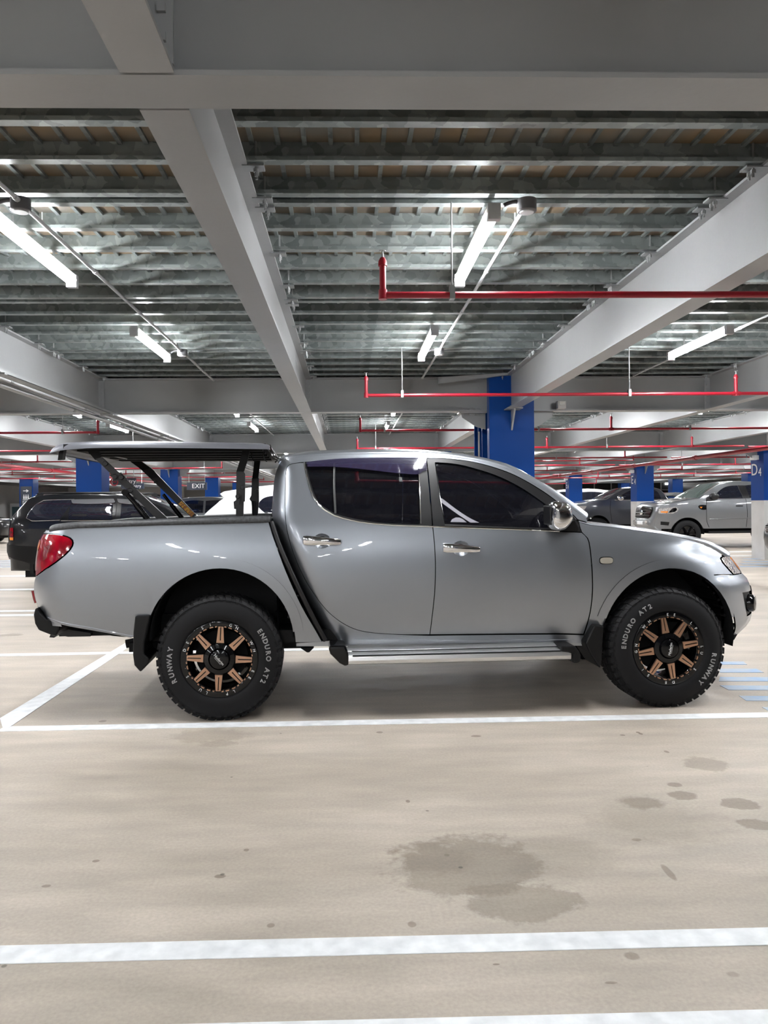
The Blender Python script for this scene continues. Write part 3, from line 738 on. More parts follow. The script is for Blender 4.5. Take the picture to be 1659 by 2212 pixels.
def loft(name, side_pts, offs, S, m, parent, nrow=12, ex=2.5, j0=0.0, j1=1.0, i0=0, i1=None, off=0.0, ysc=None, side=0):
    """surface from the skin line side_pts across the body; offs = displacement of the centre line"""
    sp = side_pts[i0:i1]; of = offs[i0:i1]; ys = [S.y(x, z) for x, z in sp]; P = []
    sides = [-1, 1] if side == 0 else [side]
    rows = []
    if side == 0:
        ths = [j/nrow for j in range(nrow+1)]; ths = [(-1, t) for t in ths]+[(1, t) for t in ths[-2::-1]]
    else: ths = [(side, j0+(j1-j0)*j/nrow) for j in range(nrow+1)]
    if side == 0: ths = [(-1, j0+(1-j0)*j/nrow) for j in range(nrow+1)]+[(1, j0+(1-j0)*j/nrow) for j in range(nrow-1, -1, -1)]
    for sd, t in ths:
        a = t*PI/2; c = max(math.cos(a), 0)**(2/ex); s_ = math.sin(a)**(2/ex) if a > 0 else 0
        rows.append([(x+dx*s_, sd*yy*c, z+dz*s_) for (x, z), (dx, dz), yy in zip(sp, of, ys)])
    n = len(sp); vs = [p for r in rows for p in r]
    fs = [(i*n+k, i*n+k+1, (i+1)*n+k+1, (i+1)*n+k) for i in range(len(rows)-1) for k in range(n-1)]
    me = bpy.data.meshes.new(name); me.from_pydata(vs, [], fs)
    bm = bmesh.new(); bm.from_mesh(me); bmesh.ops.remove_doubles(bm, verts=bm.verts, dist=1e-5); bmesh.ops.recalc_face_normals(bm, faces=bm.faces)
    # make sure it faces outwards (up / away)
    s_ = sum(f.normal.z*f.calc_area() for f in bm.faces)
    if s_ < -1e-3: bmesh.ops.reverse_faces(bm, faces=bm.faces)
    if off:
        for v in bm.verts: v.co += v.normal*off
    for f in bm.faces: f.smooth = True
    bm.to_mesh(me); bm.free()
    return link(name, me, m, parent)

# ------------------------------------------------------------------ wheels
def tyre_parts(par, R=.405, wd=.26, rr=.252, yface=0.0, detail=True, rimk='spoke', m_rim=None, rot=0.0, fs=-1):
    """wheel axis along y, outer face towards fs*y at yface; centre at origin of par"""
    s = fs
    prof = [(rr-.004, -.012), (rr+.004, -.001), (rr+.02, .005), (rr+.05, .004), (rr+.085, -.003), (R-.035, -.016), (R-.012, -.03), (R, -.052), (R, -wd+.052), (R-.012, -wd+.03), (R-.05, -wd+.01), (rr+.03, -wd), (rr-.004, -wd+.02), (rr-.02, -wd+.03)]
    MB().lathe([(r, s*(h)) for r, h in prof], 64 if detail else 32).build('tyre', rubber, par, True)
def build_wheel(name, par, x, yface, z, side, rot, label=None, near=True):
    """detailed alloy wheel; side -1: outer face looks to -y"""
    w = bpy.data.objects.new(name, None)
    R, wd, rr = .405, .27, .246
    prof = [(rr-.006, -.02), (rr, -.006), (rr+.008, .0), (rr+.022, .006), (rr+.05, .007), (rr+.085, .002), (rr+.11, -.008), (R-.03, -.017), (R-.026, -.014), (R-.022, -.02), (R-.008, -.036), (R-.004, -.05), (R-.004, -wd+.05), (R-.012, -wd+.03), (R-.05, -wd+.01), (rr+.03, -wd), (rr, -wd+.02)]
    b = MB().lathe([(r, side*h) for r, h in prof], 72)
    me = b.mesh('wheel', True); w = link('wheel', me, rubber, par); w.location = (x, yface, z); w.rotation_euler = (0, 0, 0)
    f = side
    # tread blocks
    tb_ = MB(); NB = 46
    for k in range(NB):
        a0 = 2*PI*k/NB; da = 2*PI/NB
        for (fr0, fr1, y0, y1, r0, r1) in ((.06, .80, -.03, -.075, R-.012, R+.003), (.0, .38 if k % 2 else .62, -.013, -.034, R-.05, R-.002), (.3, .95, -.085, -.13, R-.01, R+.003), (.0, .7, -.14, -.185, R-.01, R+.003), (.2, .9, -.195, -.245, R-.012, R+.003)):
            vs = []
            for (aa, rr_, yy) in ((a0+fr0*da, r0, y0), (a0+fr1*da, r0, y0), (a0+fr1*da, r0, y1), (a0+fr0*da, r0, y1), (a0+fr0*da, r1-(.022 if y0 > -.02 else 0), y0), (a0+fr1*da, r1-(.022 if y0 > -.02 else 0), y0), (a0+fr1*da+.02, r1, y1), (a0+fr0*da+.02, r1, y1)):
                vs.append((rr_*math.cos(aa), f*yy, rr_*math.sin(aa)))
            tb_.add(vs, [(0, 3, 2, 1), (4, 5, 6, 7), (0, 1, 5, 4), (1, 2, 6, 5), (2, 3, 7, 6), (3, 0, 4, 7)])
    # raised zigzag band on the shoulder of the sidewall
    for k in range(NB):
        a0 = 2*PI*k/NB; da = 2*PI/NB; r0 = R-.055 if k % 2 else R-.047
        vs = []
        for yy in (-.002 - .008, -.001):
            for aa, rr_ in ((a0, r0), (a0+da*.8, r0), (a0+da*.8, R-.032), (a0, R-.032)): vs.append((rr_*math.cos(aa), f*(yy-(rr_-R+.055)*.35-.006), rr_*math.sin(aa)))
        tb_.add(vs, [(0, 3, 2, 1), (4, 5, 6, 7), (0, 1, 5, 4), (1, 2, 6, 5), (2, 3, 7, 6), (3, 0, 4, 7)])
    tb_.build('tread_block', rubber, w, kind='stuff')
    # barrel and outer lip
    MB().lathe([(.242, f*-.005), (.245, f*-.012), (.236, f*-.004), (.216, f*-.006), (.209, f*-.018), (.205, f*-.022), (.203, f*-.10), (.198, f*-.20), (.215, f*-.245)], 64).build('rim_barrel', blkgl, w, True)
    MB().lathe([(.247, f*-.012), (.247, f*.0), (.243, f*.002), (.214, f*-.001), (.209, f*-.006), (.209, f*-.02)], 64).build('rim_lip', blkgl, w, True)
    if not near:
        MB().lathe([(0, f*-.03), (.2, f*-.05), (.2, f*-.06), (0, f*-.06)], 32).build('rim_face', blkgl, w, True); return w
    def rad(pts, h0, h1, a):   # polygon in (radial, tangential) extruded from depth h0 to h1
        b = MB(); n = len(pts); ca, sa = math.cos(a), math.sin(a)
        if len(pts[0]) == 2: pts = [(r, t, h0) for r, t in pts]
        vs = [(r*ca-t*sa, f*h, r*sa+t*ca) for r, t, h in pts]+[(r*ca-t*sa, f*(h1), r*sa+t*ca) for r, t, h in pts]
        b.add(vs, [tuple(range(n)), tuple(range(2*n-1, n-1, -1))]+[(i, i+n, (i+1) % n+n, (i+1) % n) for i in range(n)]); return b
    for k in range(8):
        a = rot+k*PI/4
        # spoke body in black, bronze face with a slot
        rad([(.085, -.028), (.205, -.019), (.205, .019), (.085, .028)], -.016, -.06, a).build('spoke', blkgl, w)
        for (p, q) in (((-.0245, -.0035), (-.0155, -.0035)), ((.0245, .0035), (.0155, .0035))):
            rad([(.104, p[0], -.004), (.213, q[0], -.006), (.213, q[1], -.006), (.104, p[1], -.004)], 0, -.016, a).build('spoke_face', bronze, w)
        rad([(.104, -.004, -.0045), (.118, -.004, -.0045), (.118, .004, -.0045), (.104, .004, -.0045)], 0, -.016, a).build('spoke_face', bronze, w)
        rad([(.205, -.004, -.0062), (.213, -.004, -.0062), (.213, .004, -.0062), (.205, .004, -.0062)], 0, -.016, a).build('spoke_face', bronze, w)
        # bronze lip accents
        for sg in (-1, 1):
            for (aa, wq) in ((.14, .007), (.29, .013)):
                a2 = a+sg*aa; rad([(.207, -wq), (.214, -wq*.7), (.214, wq*.7), (.207, wq)], .0005, -.02, a2).build('lip_accent', bronze, w)
        # lug bolts
        a2 = a+PI/8
        MB().lathe([(0, f*-.006), (.0055, f*-.006), (.006, f*-.02)], 10, c=(.088*math.cos(a2), 0, .088*math.sin(a2))).build('lug_bolt', chrome if k % 3 == 0 else blksat, w, True)
    MB().lathe([(.070, f*.004), (.098, f*-.004), (.104, f*-.02), (.104, f*-.06), (.0, f*-.06)], 40).build('hub', blkgl, w, True)
    MB().lathe([(0, f*.022), (.045, f*.021), (.060, f*.016), (.064, f*.004), (.066, f*-.01)], 40).build('centre_cap', blkgl, w, True)
    # lettering (baseline towards the centre, clockwise seen from outside)
    def ring_text(txts, r, size, m_, h, outline=0.0, mname='lettering'):
        for ch, ang in txts:   # ang = math angle in the viewer's sense (x right, z up)
            b = math.radians(ang)
            M = Matrix.Translation((r*math.cos(b), f*h, r*math.sin(b))) @ Matrix.Rotation(-(b-PI/2), 4, 'Y') @ Matrix.Rotation(PI/2, 4, 'X')
            text_mesh(ch, size, m_, mname, w, M, outline, .0006)
    return w, ring_text
# ------------------------------------------------------------------ the pickup
r_c, f_c = onz(475, 1559), onz(1446, 1530)
dv = (f_c-r_c).normalized(); TA = math.atan2(dv.y, dv.x); WB = (f_c-r_c).length
YO = -.935                       # plane of the outer tyre faces
nx, ny = -math.sin(TA), math.cos(TA)
TO = Vector((r_c.x-nx*YO, r_c.y-ny*YO, 0))
truck = thing('pickup_truck', 'silver grey double cab pickup with raised tray lid and black and bronze wheels', 'pickup truck', TO, TA)
Tinv = (Matrix.Translation(TO) @ Matrix.Rotation(TA, 4, 'Z')).inverted()
CL = Tinv @ CO; CLR = Tinv.to_3x3() @ CR
def TL(u, v, y):                 # pixel -> local point on the plane local-y = y
    d = CLR @ Vector(((u-PPX)/FPX, -(v-PPY)/FPX, -1)); t = (y-CL.y)/d.y
    p = CL+d*t; return (p.x, p.z)
XA = WB
Wb = spline([.0, .40, .48, .60, .75, .90, 1.02, 1.12, 1.20, 1.27, 1.34, 1.45, 1.60, 1.70, 1.80, 2.1],
            [.77, .805, .830, .860, .885, .895, .892, .881, .864, .846, .822, .783, .727, .685, .635, .5])
sil = [TL(u, v, -.66) for u, v in [(1555, 1188), (1573, 1202), (1588, 1224), (1603, 1247), (1616, 1256), (1622, 1281), (1624, 1305), (1624, 1333), (1619, 1350), (1606, 1363), (1593, 1370), (1586, 1384)]]
sil = sorted(sil, key=lambda p: p[1]); zs = [p[1] for p in sil]; xs = [p[0] for p in sil]
def xf(z):
    if z > zs[-1]: return xs[-1]+.12-(z-zs[-1])*1.6
    return float(np.interp(z, zs, xs))+.12
_g = np.linspace(.2, 1.5, 131); _v = np.array([xf(z) for z in _g]); _k = np.hanning(13); _k /= _k.sum(); _v = np.convolve(np.pad(_v, 6, 'edge'), _k, 'valid')
def xf(z, g=_g, v=_v): return float(np.interp(z, g, v))
silr = sorted([TL(u, v, -.80) for u, v in [(94, 1147), (92, 1155), (86, 1166), (81, 1185), (77, 1210), (75, 1240), (71.5, 1260), (71.5, 1282), (76, 1303), (80, 1315), (90, 1330)]], key=lambda p: p[1])
rz, rx = [p[1] for p in silr], [p[0] for p in silr]
_v2 = np.array([float(np.interp(z, rz, rx))-.035 for z in _g]); _v2 = np.convolve(np.pad(_v2, 3, 'edge'), np.ones(7)/7, 'valid')
def xr(z, g=_g, v=_v2): return float(np.interp(z, g, v))
ac_r = TL(478, 1378, -.9); ac_f = TL(1450, 1372, -.9); RA = abs(TL(478, 1228, -.9)[1]-ac_r[1])
def bump(x, z):
    b = 0
    for (cx, cz), R1 in ((ac_r, RA), (ac_f, RA*.965)):
        r = math.hypot(x-cx, z-cz); 
        if z > cz-.2: b = max(b, .017*(1-sstep(R1+.055, R1+.085, r)))
    return b
def proj(p):
    d = CLR.transposed() @ (Vector(p)-CL); return PPX+FPX*d.x/-d.z
def calib(z, uT, front):
    W = Wb(z); best = None; lo, hi = (xs[0]-.3, xs[-1]+.9) if front else (-1.9, -.6)
    for _ in range(26):
        mid = (lo+hi)/2; a = .95 if front else .42; n = 2.3 if front else 2.7; us = []
        for k in range(0, 41):
            t = k/40; y = W*max(1-t**n, 0)**(1/n); us.append(proj((mid-a+a*t, -y, z) if front else (mid+a-a*t, -y, z)))
        if front:
            if max(us) > uT: hi = mid
            else: lo = mid
        else:
            if min(us) < uT: lo = mid
            else: hi = mid
    return (lo+hi)/2
def table(pts, yp, front):
    t = sorted([(TL(u, v, yp)[1], u) for u, v in pts]); zz_ = [p[0] for p in t]; uu = [p[1] for p in t]
    X = [calib(z, u, front) for z, u in zip(zz_, uu)]; return zz_, X
FS = [(1536, 1176), (1555, 1188), (1573, 1202), (1588, 1224), (1603, 1247), (1616, 1256), (1622, 1281), (1624, 1305), (1624, 1333), (1622, 1350), (1612, 1365), (1602, 1374), (1590, 1386)]
RS = [(97, 1140), (94, 1147), (92, 1155), (86, 1166), (81, 1185), (77, 1210), (75, 1240), (71.5, 1260), (71.5, 1282), (76, 1303), (80, 1315), (90, 1330)]
fz_, fx_ = table(FS, -.70, True); rz_, rx_ = table(RS, -.84, False)
def smo(zq, z, x, n):
    v = np.interp(zq, z, x); k = np.hanning(n); k /= k.sum(); return np.convolve(np.pad(v, n//2, 'edge'), k, 'valid')
_vf = smo(_g, fz_, fx_, 11); _vr = smo(_g, rz_, rx_, 7)
def xf(z, g=_g, v=_vf): return float(np.interp(z, g, v))
def xr(z, g=_g, v=_vr): return float(np.interp(z, g, v))
ST = Skin(Wb, xf, xr, .95, .42, 2.3, 2.7)
ce = sorted([TL(u, v, -.84)[::-1] for u, v in [(606, 985), (603, 1003), (596, 1020), (591.6, 1041), (588.7, 1079), (587.5, 1109), (593, 1135), (603, 1163), (617, 1195), (650, 1270), (688, 1345), (711, 1384)]])
_ve = smo(_g, [p[0] for p in ce], [p[1] for p in ce], 7)
def xe(z, g=_g, v=_ve): return float(np.interp(z, g, v))-.07
STC = Skin(Wb, lambda z: 60, xe, .5, .24, 2.4, 2.8)                     # cab: rounded rear corner
def q(pts, S=ST, y=-.88):
    out = []
    for p in pts:
        yy = y
        for _ in range(9):
            x, z = TL(p[0], p[1], yy); yn = -S.y(min(x, S.xf(z)-.02), z); yy = yy+(yn-yy)*.6
        out.append((x, z, 1) if len(p) > 2 else (x, z))
    return out
def both(name, pts, m, S=ST, far=True, **k):
    P = q(pts, S); hs = [q(h, S) for h in k.pop('holes', [])]
    o = skin_panel(name, P, S, -1, m, truck, holes=hs, **k)
    if far: skin_panel(name, P, S, 1, m, truck, holes=hs, **k)
    return o
GAP = .0028
def ell(u, v, a=18.5, b=15.5): return [(u+a*math.cos(2*PI*k/16), v+b*math.sin(2*PI*k/16)) for k in range(16)]
# --- tray side
arch_r = [(638, 1388, 1), (634, 1359), (622, 1323), (604.5, 1292), (580, 1265.5), (550, 1245), (513, 1231.5), (475, 1228), (436, 1232), (400, 1246), (369, 1267), (347, 1290), (334, 1310), (325, 1328, 1)]
both('tray_side', [(580, 1126, 1), (596, 1176), (623, 1246), (653, 1311), (680, 1358), (697, 1388, 1)]+arch_r+[(318, 1350, 1), (283, 1379, 1), (246, 1371), (184, 1360), (133, 1350), (102, 1338), (86, 1323), (79, 1312, 1), (75, 1296), (72, 1280), (72.5, 1262), (76, 1246, 1)]
     +[(96.6, 1231.5), (121, 1215), (145.4, 1195), (157.5, 1179), (157.5, 1167), (146, 1159), (121, 1154), (91, 1152.5, 1), (97, 1147.5, 1), (155, 1139.5), (271, 1134.5), (426, 1130.5)], paint, gap=GAP, grid=.045)
both('tail_lamp', [(78, 1245, 1), (97, 1230), (121, 1213.5), (145, 1193), (155.5, 1178.5), (155.5, 1168), (145, 1160.5), (121, 1155.5), (93, 1154.3, 1), (87, 1165), (81, 1186), (77, 1215)], redlens, gap=.001, off=.004, grid=.03)
both('lamp_seal', [(75, 1250, 1), (97, 1233), (121, 1216), (147, 1195), (159, 1179), (159, 1166), (146, 1157.5), (121, 1152.5), (90, 1151, 1), (78, 1180), (73.5, 1220)], blkgl, off=-.010, grid=.05)
both('amber_lens', [(86, 1166.5, 1), (88.5, 1168), (86.5, 1180), (83, 1190), (81.5, 1186)], amber, off=.006, grid=.02, thick=.004)
def tl_(z, t): return xr(z)+.42*(1-t)
zq0, zq1 = TL(78, 1310, -.8)[1], TL(74, 1283, -.8)[1]
for sd in (-1, 1): strip_along('reflector', [(tl_(z, .86), z) for z in np.linspace(zq0, zq1, 5)], .013, ST, sd, redlens, truck, off=.002, n=10)
# fold line along the foot of the tray side
strip_along('fold_line', q([(79, 1309), (88, 1324), (104, 1334), (135, 1345), (185, 1354), (246, 1366), (290, 1375)]), .0035, ST, -1, paint, truck, off=.0)
def ring(c, R0, R1, a0, a1, n=30):
    A = [a0+(a1-a0)*k/n for k in range(n+1)]
    return [(c[0]+R1*math.cos(a), c[1]+R1*math.sin(a), 1) for a in A]+[(c[0]+R0*math.cos(a), c[1]+R0*math.sin(a), 1) for a in A[::-1]]
def arcfit(pts):   # circle through the measured arch edge
    P = np.array([p[:2] for p in q(pts)]); A = np.c_[2*P, np.ones(len(P))]; c = np.linalg.lstsq(A, (P**2).sum(1), rcond=None)[0]
    return (c[0], c[1]), math.sqrt(c[2]+c[0]**2+c[1]**2)
cR, RR = arcfit(arch_r[2:-2])
for sd in (-1, 1): skin_panel('arch_flare', ring(cR, RR-.001, RR+.066, .10, PI-.12), ST, sd, paint, truck, off=.005, grid=.03, thick=.006)
# tailgate and rear closing surface
zt = TL(98, 1147, -.85)[1]; zb = TL(283, 1379, -.85)[1]
rp = list(np.linspace(.62, zt, 13)); YS = [-.84, -.80, -.74, -.66, -.5, -.25, 0, .25, .5, .66, .74, .80, .84]
def xtail(y, z): return xr(z)+.42*(1-max(1-(abs(y)/max(Wb(z), .85))**2.7, 0)**(1/2.7))+.012
vs = [(xtail(y, z), y, z) for z in rp for y in YS]; n = len(YS)
MB().add(vs, [(i*n+k, i*n+k+1, (i+1)*n+k+1, (i+1)*n+k) for i in range(len(rp)-1) for k in range(n-1)]).build('tailgate', paint, truck, True)
rp = [(xr(z), z) for z in rp]
box('tailgate_handle', chrome, truck, rp[9][0]-.03, rp[9][0], -.12, .12, 1.0, 1.05)
# tray cap (liner rail) and tray interior
rail_t = [(94.6, 1147), (98, 1141), (103, 1137), (112.5, 1132.5), (161, 1127.2), (350, 1120.6), (502, 1115.4), (578, 1113.5), (585, 1114.5)]
xr0 = TL(96, 1147, -.86)[0]; xr1 = TL(583, 1127, -.86)[0]
RT = [TL(u, v, -.80) for u, v in rail_t]; RB = [TL(u, v, -.88) for u, v in [(93, 1149.5), (98, 1148), (104, 1146.8), (112.5, 1145.5), (161, 1140.5), (350, 1133.5), (502, 1130), (578, 1128), (586, 1124)]]
for sd in (-1, 1):
    vs = []; fs = []; n = len(RT)
    def ip(P, x): return float(np.interp(x, [p[0] for p in P], [p[1] for p in P]))
    X = [xr0+(xr1-xr0)*t for t in [0, .004, .012, .03, .06]+[.1+.9*i/22 for i in range(22)]+[.992, 1.0]]
    for x in X:
        zt_, zb_ = ip(RT, x), ip(RB, x); yo = ST.y(max(x, xr(zb_)+.03), zb_)
        sec = [(yo+.004, zb_-.004), (yo+.008, zb_+.004), (yo+.006, (zb_+zt_)/2), (yo-.004, zt_-.008), (yo-.02, zt_-.001), (yo-.09, zt_), (yo-.115, zt_-.01), (yo-.12, zt_-.05), (yo-.12, ac_r[1]+RA+.05)]
        vs += [(x, sd*yy, zz) for yy, zz in sec]
    ns = 9
    fs = [(i*ns+k, i*ns+k+1, (i+1)*ns+k+1, (i+1)*ns+k) for i in range(len(X)-1) for k in range(ns-1)]+[tuple(range(ns)), tuple((len(X)-1)*ns+k for k in range(ns))]
    MB().add(vs, fs).build('tray_rail', linerm, truck, True)
zrail = ip(RT, 0)
box('tray_floor', linerm, truck, xr0+.05, xr1, -.43, .43, .74, .78)
box('tray_front_wall', linerm, truck, xr1-.05, xr1, -.74, .74, .99, zrail-.02)
box('tray_tail_wall', linerm, truck, xr0+.06, xr0+.12, -.76, .76, .76, zrail-.05)
# --- cab side
seam_top = [(1240, 1113, 1), (1235, 1109), (1184.5, 1068.7), (1129.6, 1035), (1087.4, 1016), (1024, 998), (961, 990.2), (920.8, 989.3), (866, 989), (813, 989.6), (728.8, 992.2), (665.5, 997.5), (640, 1000)]
rear_cv = [(623, 1005), (618, 1016), (616, 1045), (615.7, 1109), (621, 1151), (636, 1201.6), (661, 1256), (699, 1311), (729, 1339), (762.5, 1357.7), (796, 1366), (855, 1370.5)]
loft_px = [(603, 1003), (607, 997), (617, 991.5), (640, 988), (700, 983.5), (760, 981.2), (830, 980.3), (900, 981), (940, 983.5), (984, 988), (1026, 994.5), (1077, 1006.5), (1111, 1019.5), (1161, 1048.5), (1185, 1062.5), (1215, 1083), (1240, 1101.5), (1266, 1121)]
cab = [(603, 1003, 1), (596, 1020), (591.6, 1041), (588.7, 1079), (587.5, 1109), (593, 1135), (603, 1163), (617, 1195), (650, 1270), (688, 1345), (711, 1384, 1), (722, 1390, 1), (960, 1390), (1262, 1389, 1), (1261, 1372, 1), (1196, 1370.5), (928, 1373, 1)]+rear_cv[::-1]+[(640, 1000)]+seam_top[::-1][1:]+[(1248, 1122, 1), (1268, 1128, 1), (1268, 1122.5, 1)]+loft_px[::-1][1:-1]
both('cab_side', cab, paint, S=STC, gap=.0008, grid=.05)
# roof and windscreen
def dens(P, st=.05):
    return [p for p in crom([(*P[0], 1)]+P[1:-1]+[(*P[-1], 1)], st)[:None]]
lp = q(loft_px, STC)
def openc(P, st=.05):
    o = []
    P = [np.array(p) for p in P]
    for i in range(len(P)-1):
        p0 = P[i-1] if i else 2*P[0]-P[1]; p3 = P[i+2] if i+2 < len(P) else 2*P[-1]-P[-2]; a, b = P[i], P[i+1]
        k = max(1, int(np.linalg.norm(b-a)/st))
        for j in range(k):
            t = j/k; o.append(tuple(.5*((2*a)+(b-p0)*t+(2*p0-5*a+4*b-p3)*t*t+(-p0+3*a-3*b+p3)*t**3)))
    o.append(tuple(P[-1])); return o
lpd = openc(lp)
xg0 = TL(1010, 990, -.6)[0]; xb = lp[-1][0]
offs = []
for i, (x, z) in enumerate(lpd):
    a = np.array(lpd[max(i-1, 0)]); c = np.array(lpd[min(i+1, len(lpd)-1)]); t = (c-a)/np.linalg.norm(c-a); nn = np.array([-t[1], t[0]])
    wsc = sstep(xg0-.1, xb, x); d = .058+.035*wsc
    o = nn*d; 
    if x < lpd[0][0]+.12: o = np.array([-.02, .05])
    offs.append(tuple(o))
ig = next(i for i, p in enumerate(lpd) if p[0] > xg0+.12)
loft('roof', lpd[:ig+1], offs[:ig+1], STC, paint, truck, nrow=18, ex=2.7)
for sd in (-1, 1): loft('windscreen_pillar', lpd[ig:], offs[ig:], STC, paint, truck, nrow=6, ex=2.7, j0=0, j1=.33, side=sd)
loft('windscreen', lpd[ig:], offs[ig:], STC, glassd, truck, nrow=16, ex=2.7, j0=.33)
# cab rear wall
rw = q([(603, 1003), (596, 1020), (591.6, 1041), (588.7, 1079), (587.5, 1109), (593, 1135)], STC)
b = MB(); n = len(rw)
for i in range(n-1):
    (x0, z0), (x1, z1) = rw[i][:2], rw[i+1][:2]; y0, y1 = STC.y(x0, z0), STC.y(x1, z1)
    b.add([(x0, -y0, z0), (x0, y0, z0), (x1, y1, z1), (x1, -y1, z1)], [(0, 1, 2, 3)])
(x1, z1) = rw[-1][:2]; b.add([(x1, -y1, z1), (x1, y1, z1), (x1+.02, .8, .5), (x1+.02, -.8, .5)], [(0, 1, 2, 3)])
b.add([(lpd[0][0], -.7, lpd[0][1]), (lpd[0][0], .7, lpd[0][1]), (lpd[0][0]-.02, .6, lpd[0][1]+.05), (lpd[0][0]-.02, -.6, lpd[0][1]+.05)], [(0, 1, 2, 3)])
b.build('cab_rear_wall', paint, truck, True)
b = MB(); (xa, za), (xb_, zb2) = rw[1][:2], rw[4][:2]
b.add([(xa-.008, -.55, za-.03), (xa-.008, .55, za-.03), (xb_-.008, .6, zb2+.02), (xb_-.008, -.6, zb2+.02)], [(0, 1, 2, 3)]); b.build('rear_window', glassd, truck)
# black inner shell behind the door gaps
both('inner_shell', [(603, 1140, 1), (640, 1135), (1250, 1150, 1), (1275, 1200), (1276, 1300), (1258, 1382, 1), (760, 1385), (690, 1335), (640, 1250)], under, S=STC, off=-.022, grid=.09, thick=0)
# --- doors
chromec = [(657, 999), (660.5, 1018), (667, 1046), (676, 1072.5), (688, 1091), (703, 1102.5), (722, 1113.5), (757.5, 1123.5), (795, 1130), (850, 1134.5), (934.7, 1137.5)]
both('rear_door', [(*chromec[0], 1)]+chromec[1:-1]+[(*chromec[-1], 1), (938.5, 1176), (940.6, 1227), (939, 1277.5), (933.4, 1332), (928.4, 1371, 1)]+rear_cv[::-1]+[(640, 1000)], paint, S=STC, holes=[ell(695.5, 1168.5)], gap=GAP, grid=.045)
fd_right = [(1256.4, 1150, 1), (1269, 1163), (1273.5, 1180), (1278, 1222.7), (1279.4, 1248.7), (1279.4, 1279.4), (1274, 1325), (1260.4, 1370, 1)]
both('front_door', [(934.7, 1138, 1), (1000, 1140), (1111, 1144), (1208, 1148)]+fd_right+[(1196, 1368.5), (928.4, 1371, 1), (933.4, 1332), (939, 1277.5), (940.6, 1227), (938.5, 1176)], paint, S=STC, holes=[ell(995.5, 1184.5)], gap=GAP, grid=.045)
g_r = [(661.5, 1001, 1), (665.4, 1019), (671.7, 1044.4), (680.5, 1069.7), (691.5, 1087), (706, 1098), (723, 1108), (758, 1118), (795, 1125), (832, 1129.5), (907, 1132, 1), (905, 1050), (903, 1001, 1), (779, 999), (718, 1000)]
g_f = [(940, 998.4, 1), (985, 1002), (1026.6, 1011.7), (1079.3, 1029.6), (1132, 1057), (1180.6, 1090.8), (1203, 1108), (1210, 1140, 1), (1111, 1138), (961, 1131, 1), (950, 1074)]
both('rear_window_frame', [(659, 998.5, 1), (700, 994.5), (728.8, 993.2), (813, 990.4), (866, 990), (920, 990, 1), (926, 1045), (933.5, 1136, 1), (850, 1133.5), (795, 1129), (757.5, 1122.5), (722, 1112.5), (703, 1101.5), (689, 1090), (677, 1071.5), (668, 1046), (662, 1018)], blksat, S=STC, gap=.001, off=-.002, holes=[g_r], grid=.04)
both('front_window_frame', [(922, 990, 1), (961, 990.8), (1024, 998.5), (1087.4, 1017), (1129.6, 1036), (1184.5, 1069.7), (1235, 1110), (1256, 1149, 1), (1208, 1147), (1111, 1143), (1000, 1139.3), (935.5, 1137, 1), (928, 1045)], blksat, S=STC, gap=.001, off=-.002, holes=[g_f], grid=.04)
big_r = [(660, 998, 1), (664, 1019), (670, 1046), (679, 1071), (690, 1089), (705, 1100), (722, 1110), (758, 1120), (795, 1127), (832, 1131.5), (910, 1134, 1), (906, 998, 1), (779, 996)]
both('rear_side_glass', big_r, glassd, S=STC, off=-.016, grid=.06, thick=.004)
big_f = [(937, 995.5, 1), (985, 999), (1027, 1008), (1080, 1027), (1133, 1054.5), (1182, 1088), (1206, 1106), (1213, 1143, 1), (1111, 1141), (958, 1134, 1), (948, 1074)]
both('front_side_glass', big_f, glassd, S=STC, off=-.016, grid=.06, thick=.004)
cm = q(chromec, STC)
for sd in (-1, 1): strip_along('window_trim', cm, .006, STC, sd, chrome, truck, off=.0)
for sd in (-1, 1): strip_along('window_trim', q([(935, 1137.6), (1000, 1139.8), (1111, 1143.6), (1208, 1147.5)], STC), .0045, STC, sd, chrome, truck, off=.0)
for sd in (-1, 1): strip_along('glass_divider', q([(722.5, 1000), (722, 1050), (724.5, 1108)], STC), .008, STC, sd, blksat, truck, off=-.006)
for sd in (-1, 1): strip_along('glass_run', q([(904.5, 1001), (906, 1050), (909, 1131)], STC), .004, STC, sd, chrome, truck, off=-.004)
for sd in (-1, 1): strip_along('glass_run', q([(940, 999.5), (950.3, 1074), (961, 1130)], STC), .003, STC, sd, blkgl, truck, off=-.001)
for sd in (-1, 1): strip_along('belt_seal', q([(961, 1135), (1111, 1141), (1208, 1144)], STC), .009, STC, sd, blkpl, truck, off=-.002)
both('wind_deflector', [(663, 999.5, 1), (728, 992.5), (813, 989.8), (921, 989.5, 1), (921, 1017.5, 1), (912, 1018.5), (906, 1025.3), (863, 1024), (811, 1018), (726, 1010), (664, 1009.5, 1)], visorm, S=STC, off=.012, grid=.05, thick=.004)
both('mirror_mount', [(1231, 1115, 1), (1257, 1149.5, 1), (1206, 1147, 1)], blkpl, S=STC, off=.004, grid=.05)
# diagonal black moulding between tray and cab
for sd in (-1, 1): strip_along('cab_gap_moulding', q([(586, 1126), (598, 1163), (613, 1201), (647.5, 1277), (681, 1345), (703, 1385)], ST), .017, ST, sd, blksat, truck, off=-.014, n=10)
both('rocker_moulding', [(712, 1386, 1), (1262, 1389, 1), (1262, 1396.5, 1), (640, 1398, 1), (640, 1391.5, 1)], condm, S=ST, off=-.012, grid=.08)
for sd in (-1, 1): strip_along('rocker_crease', q([(760, 1381), (960, 1383), (1240, 1382)], STC), .004, STC, sd, paint, truck, off=-.001)
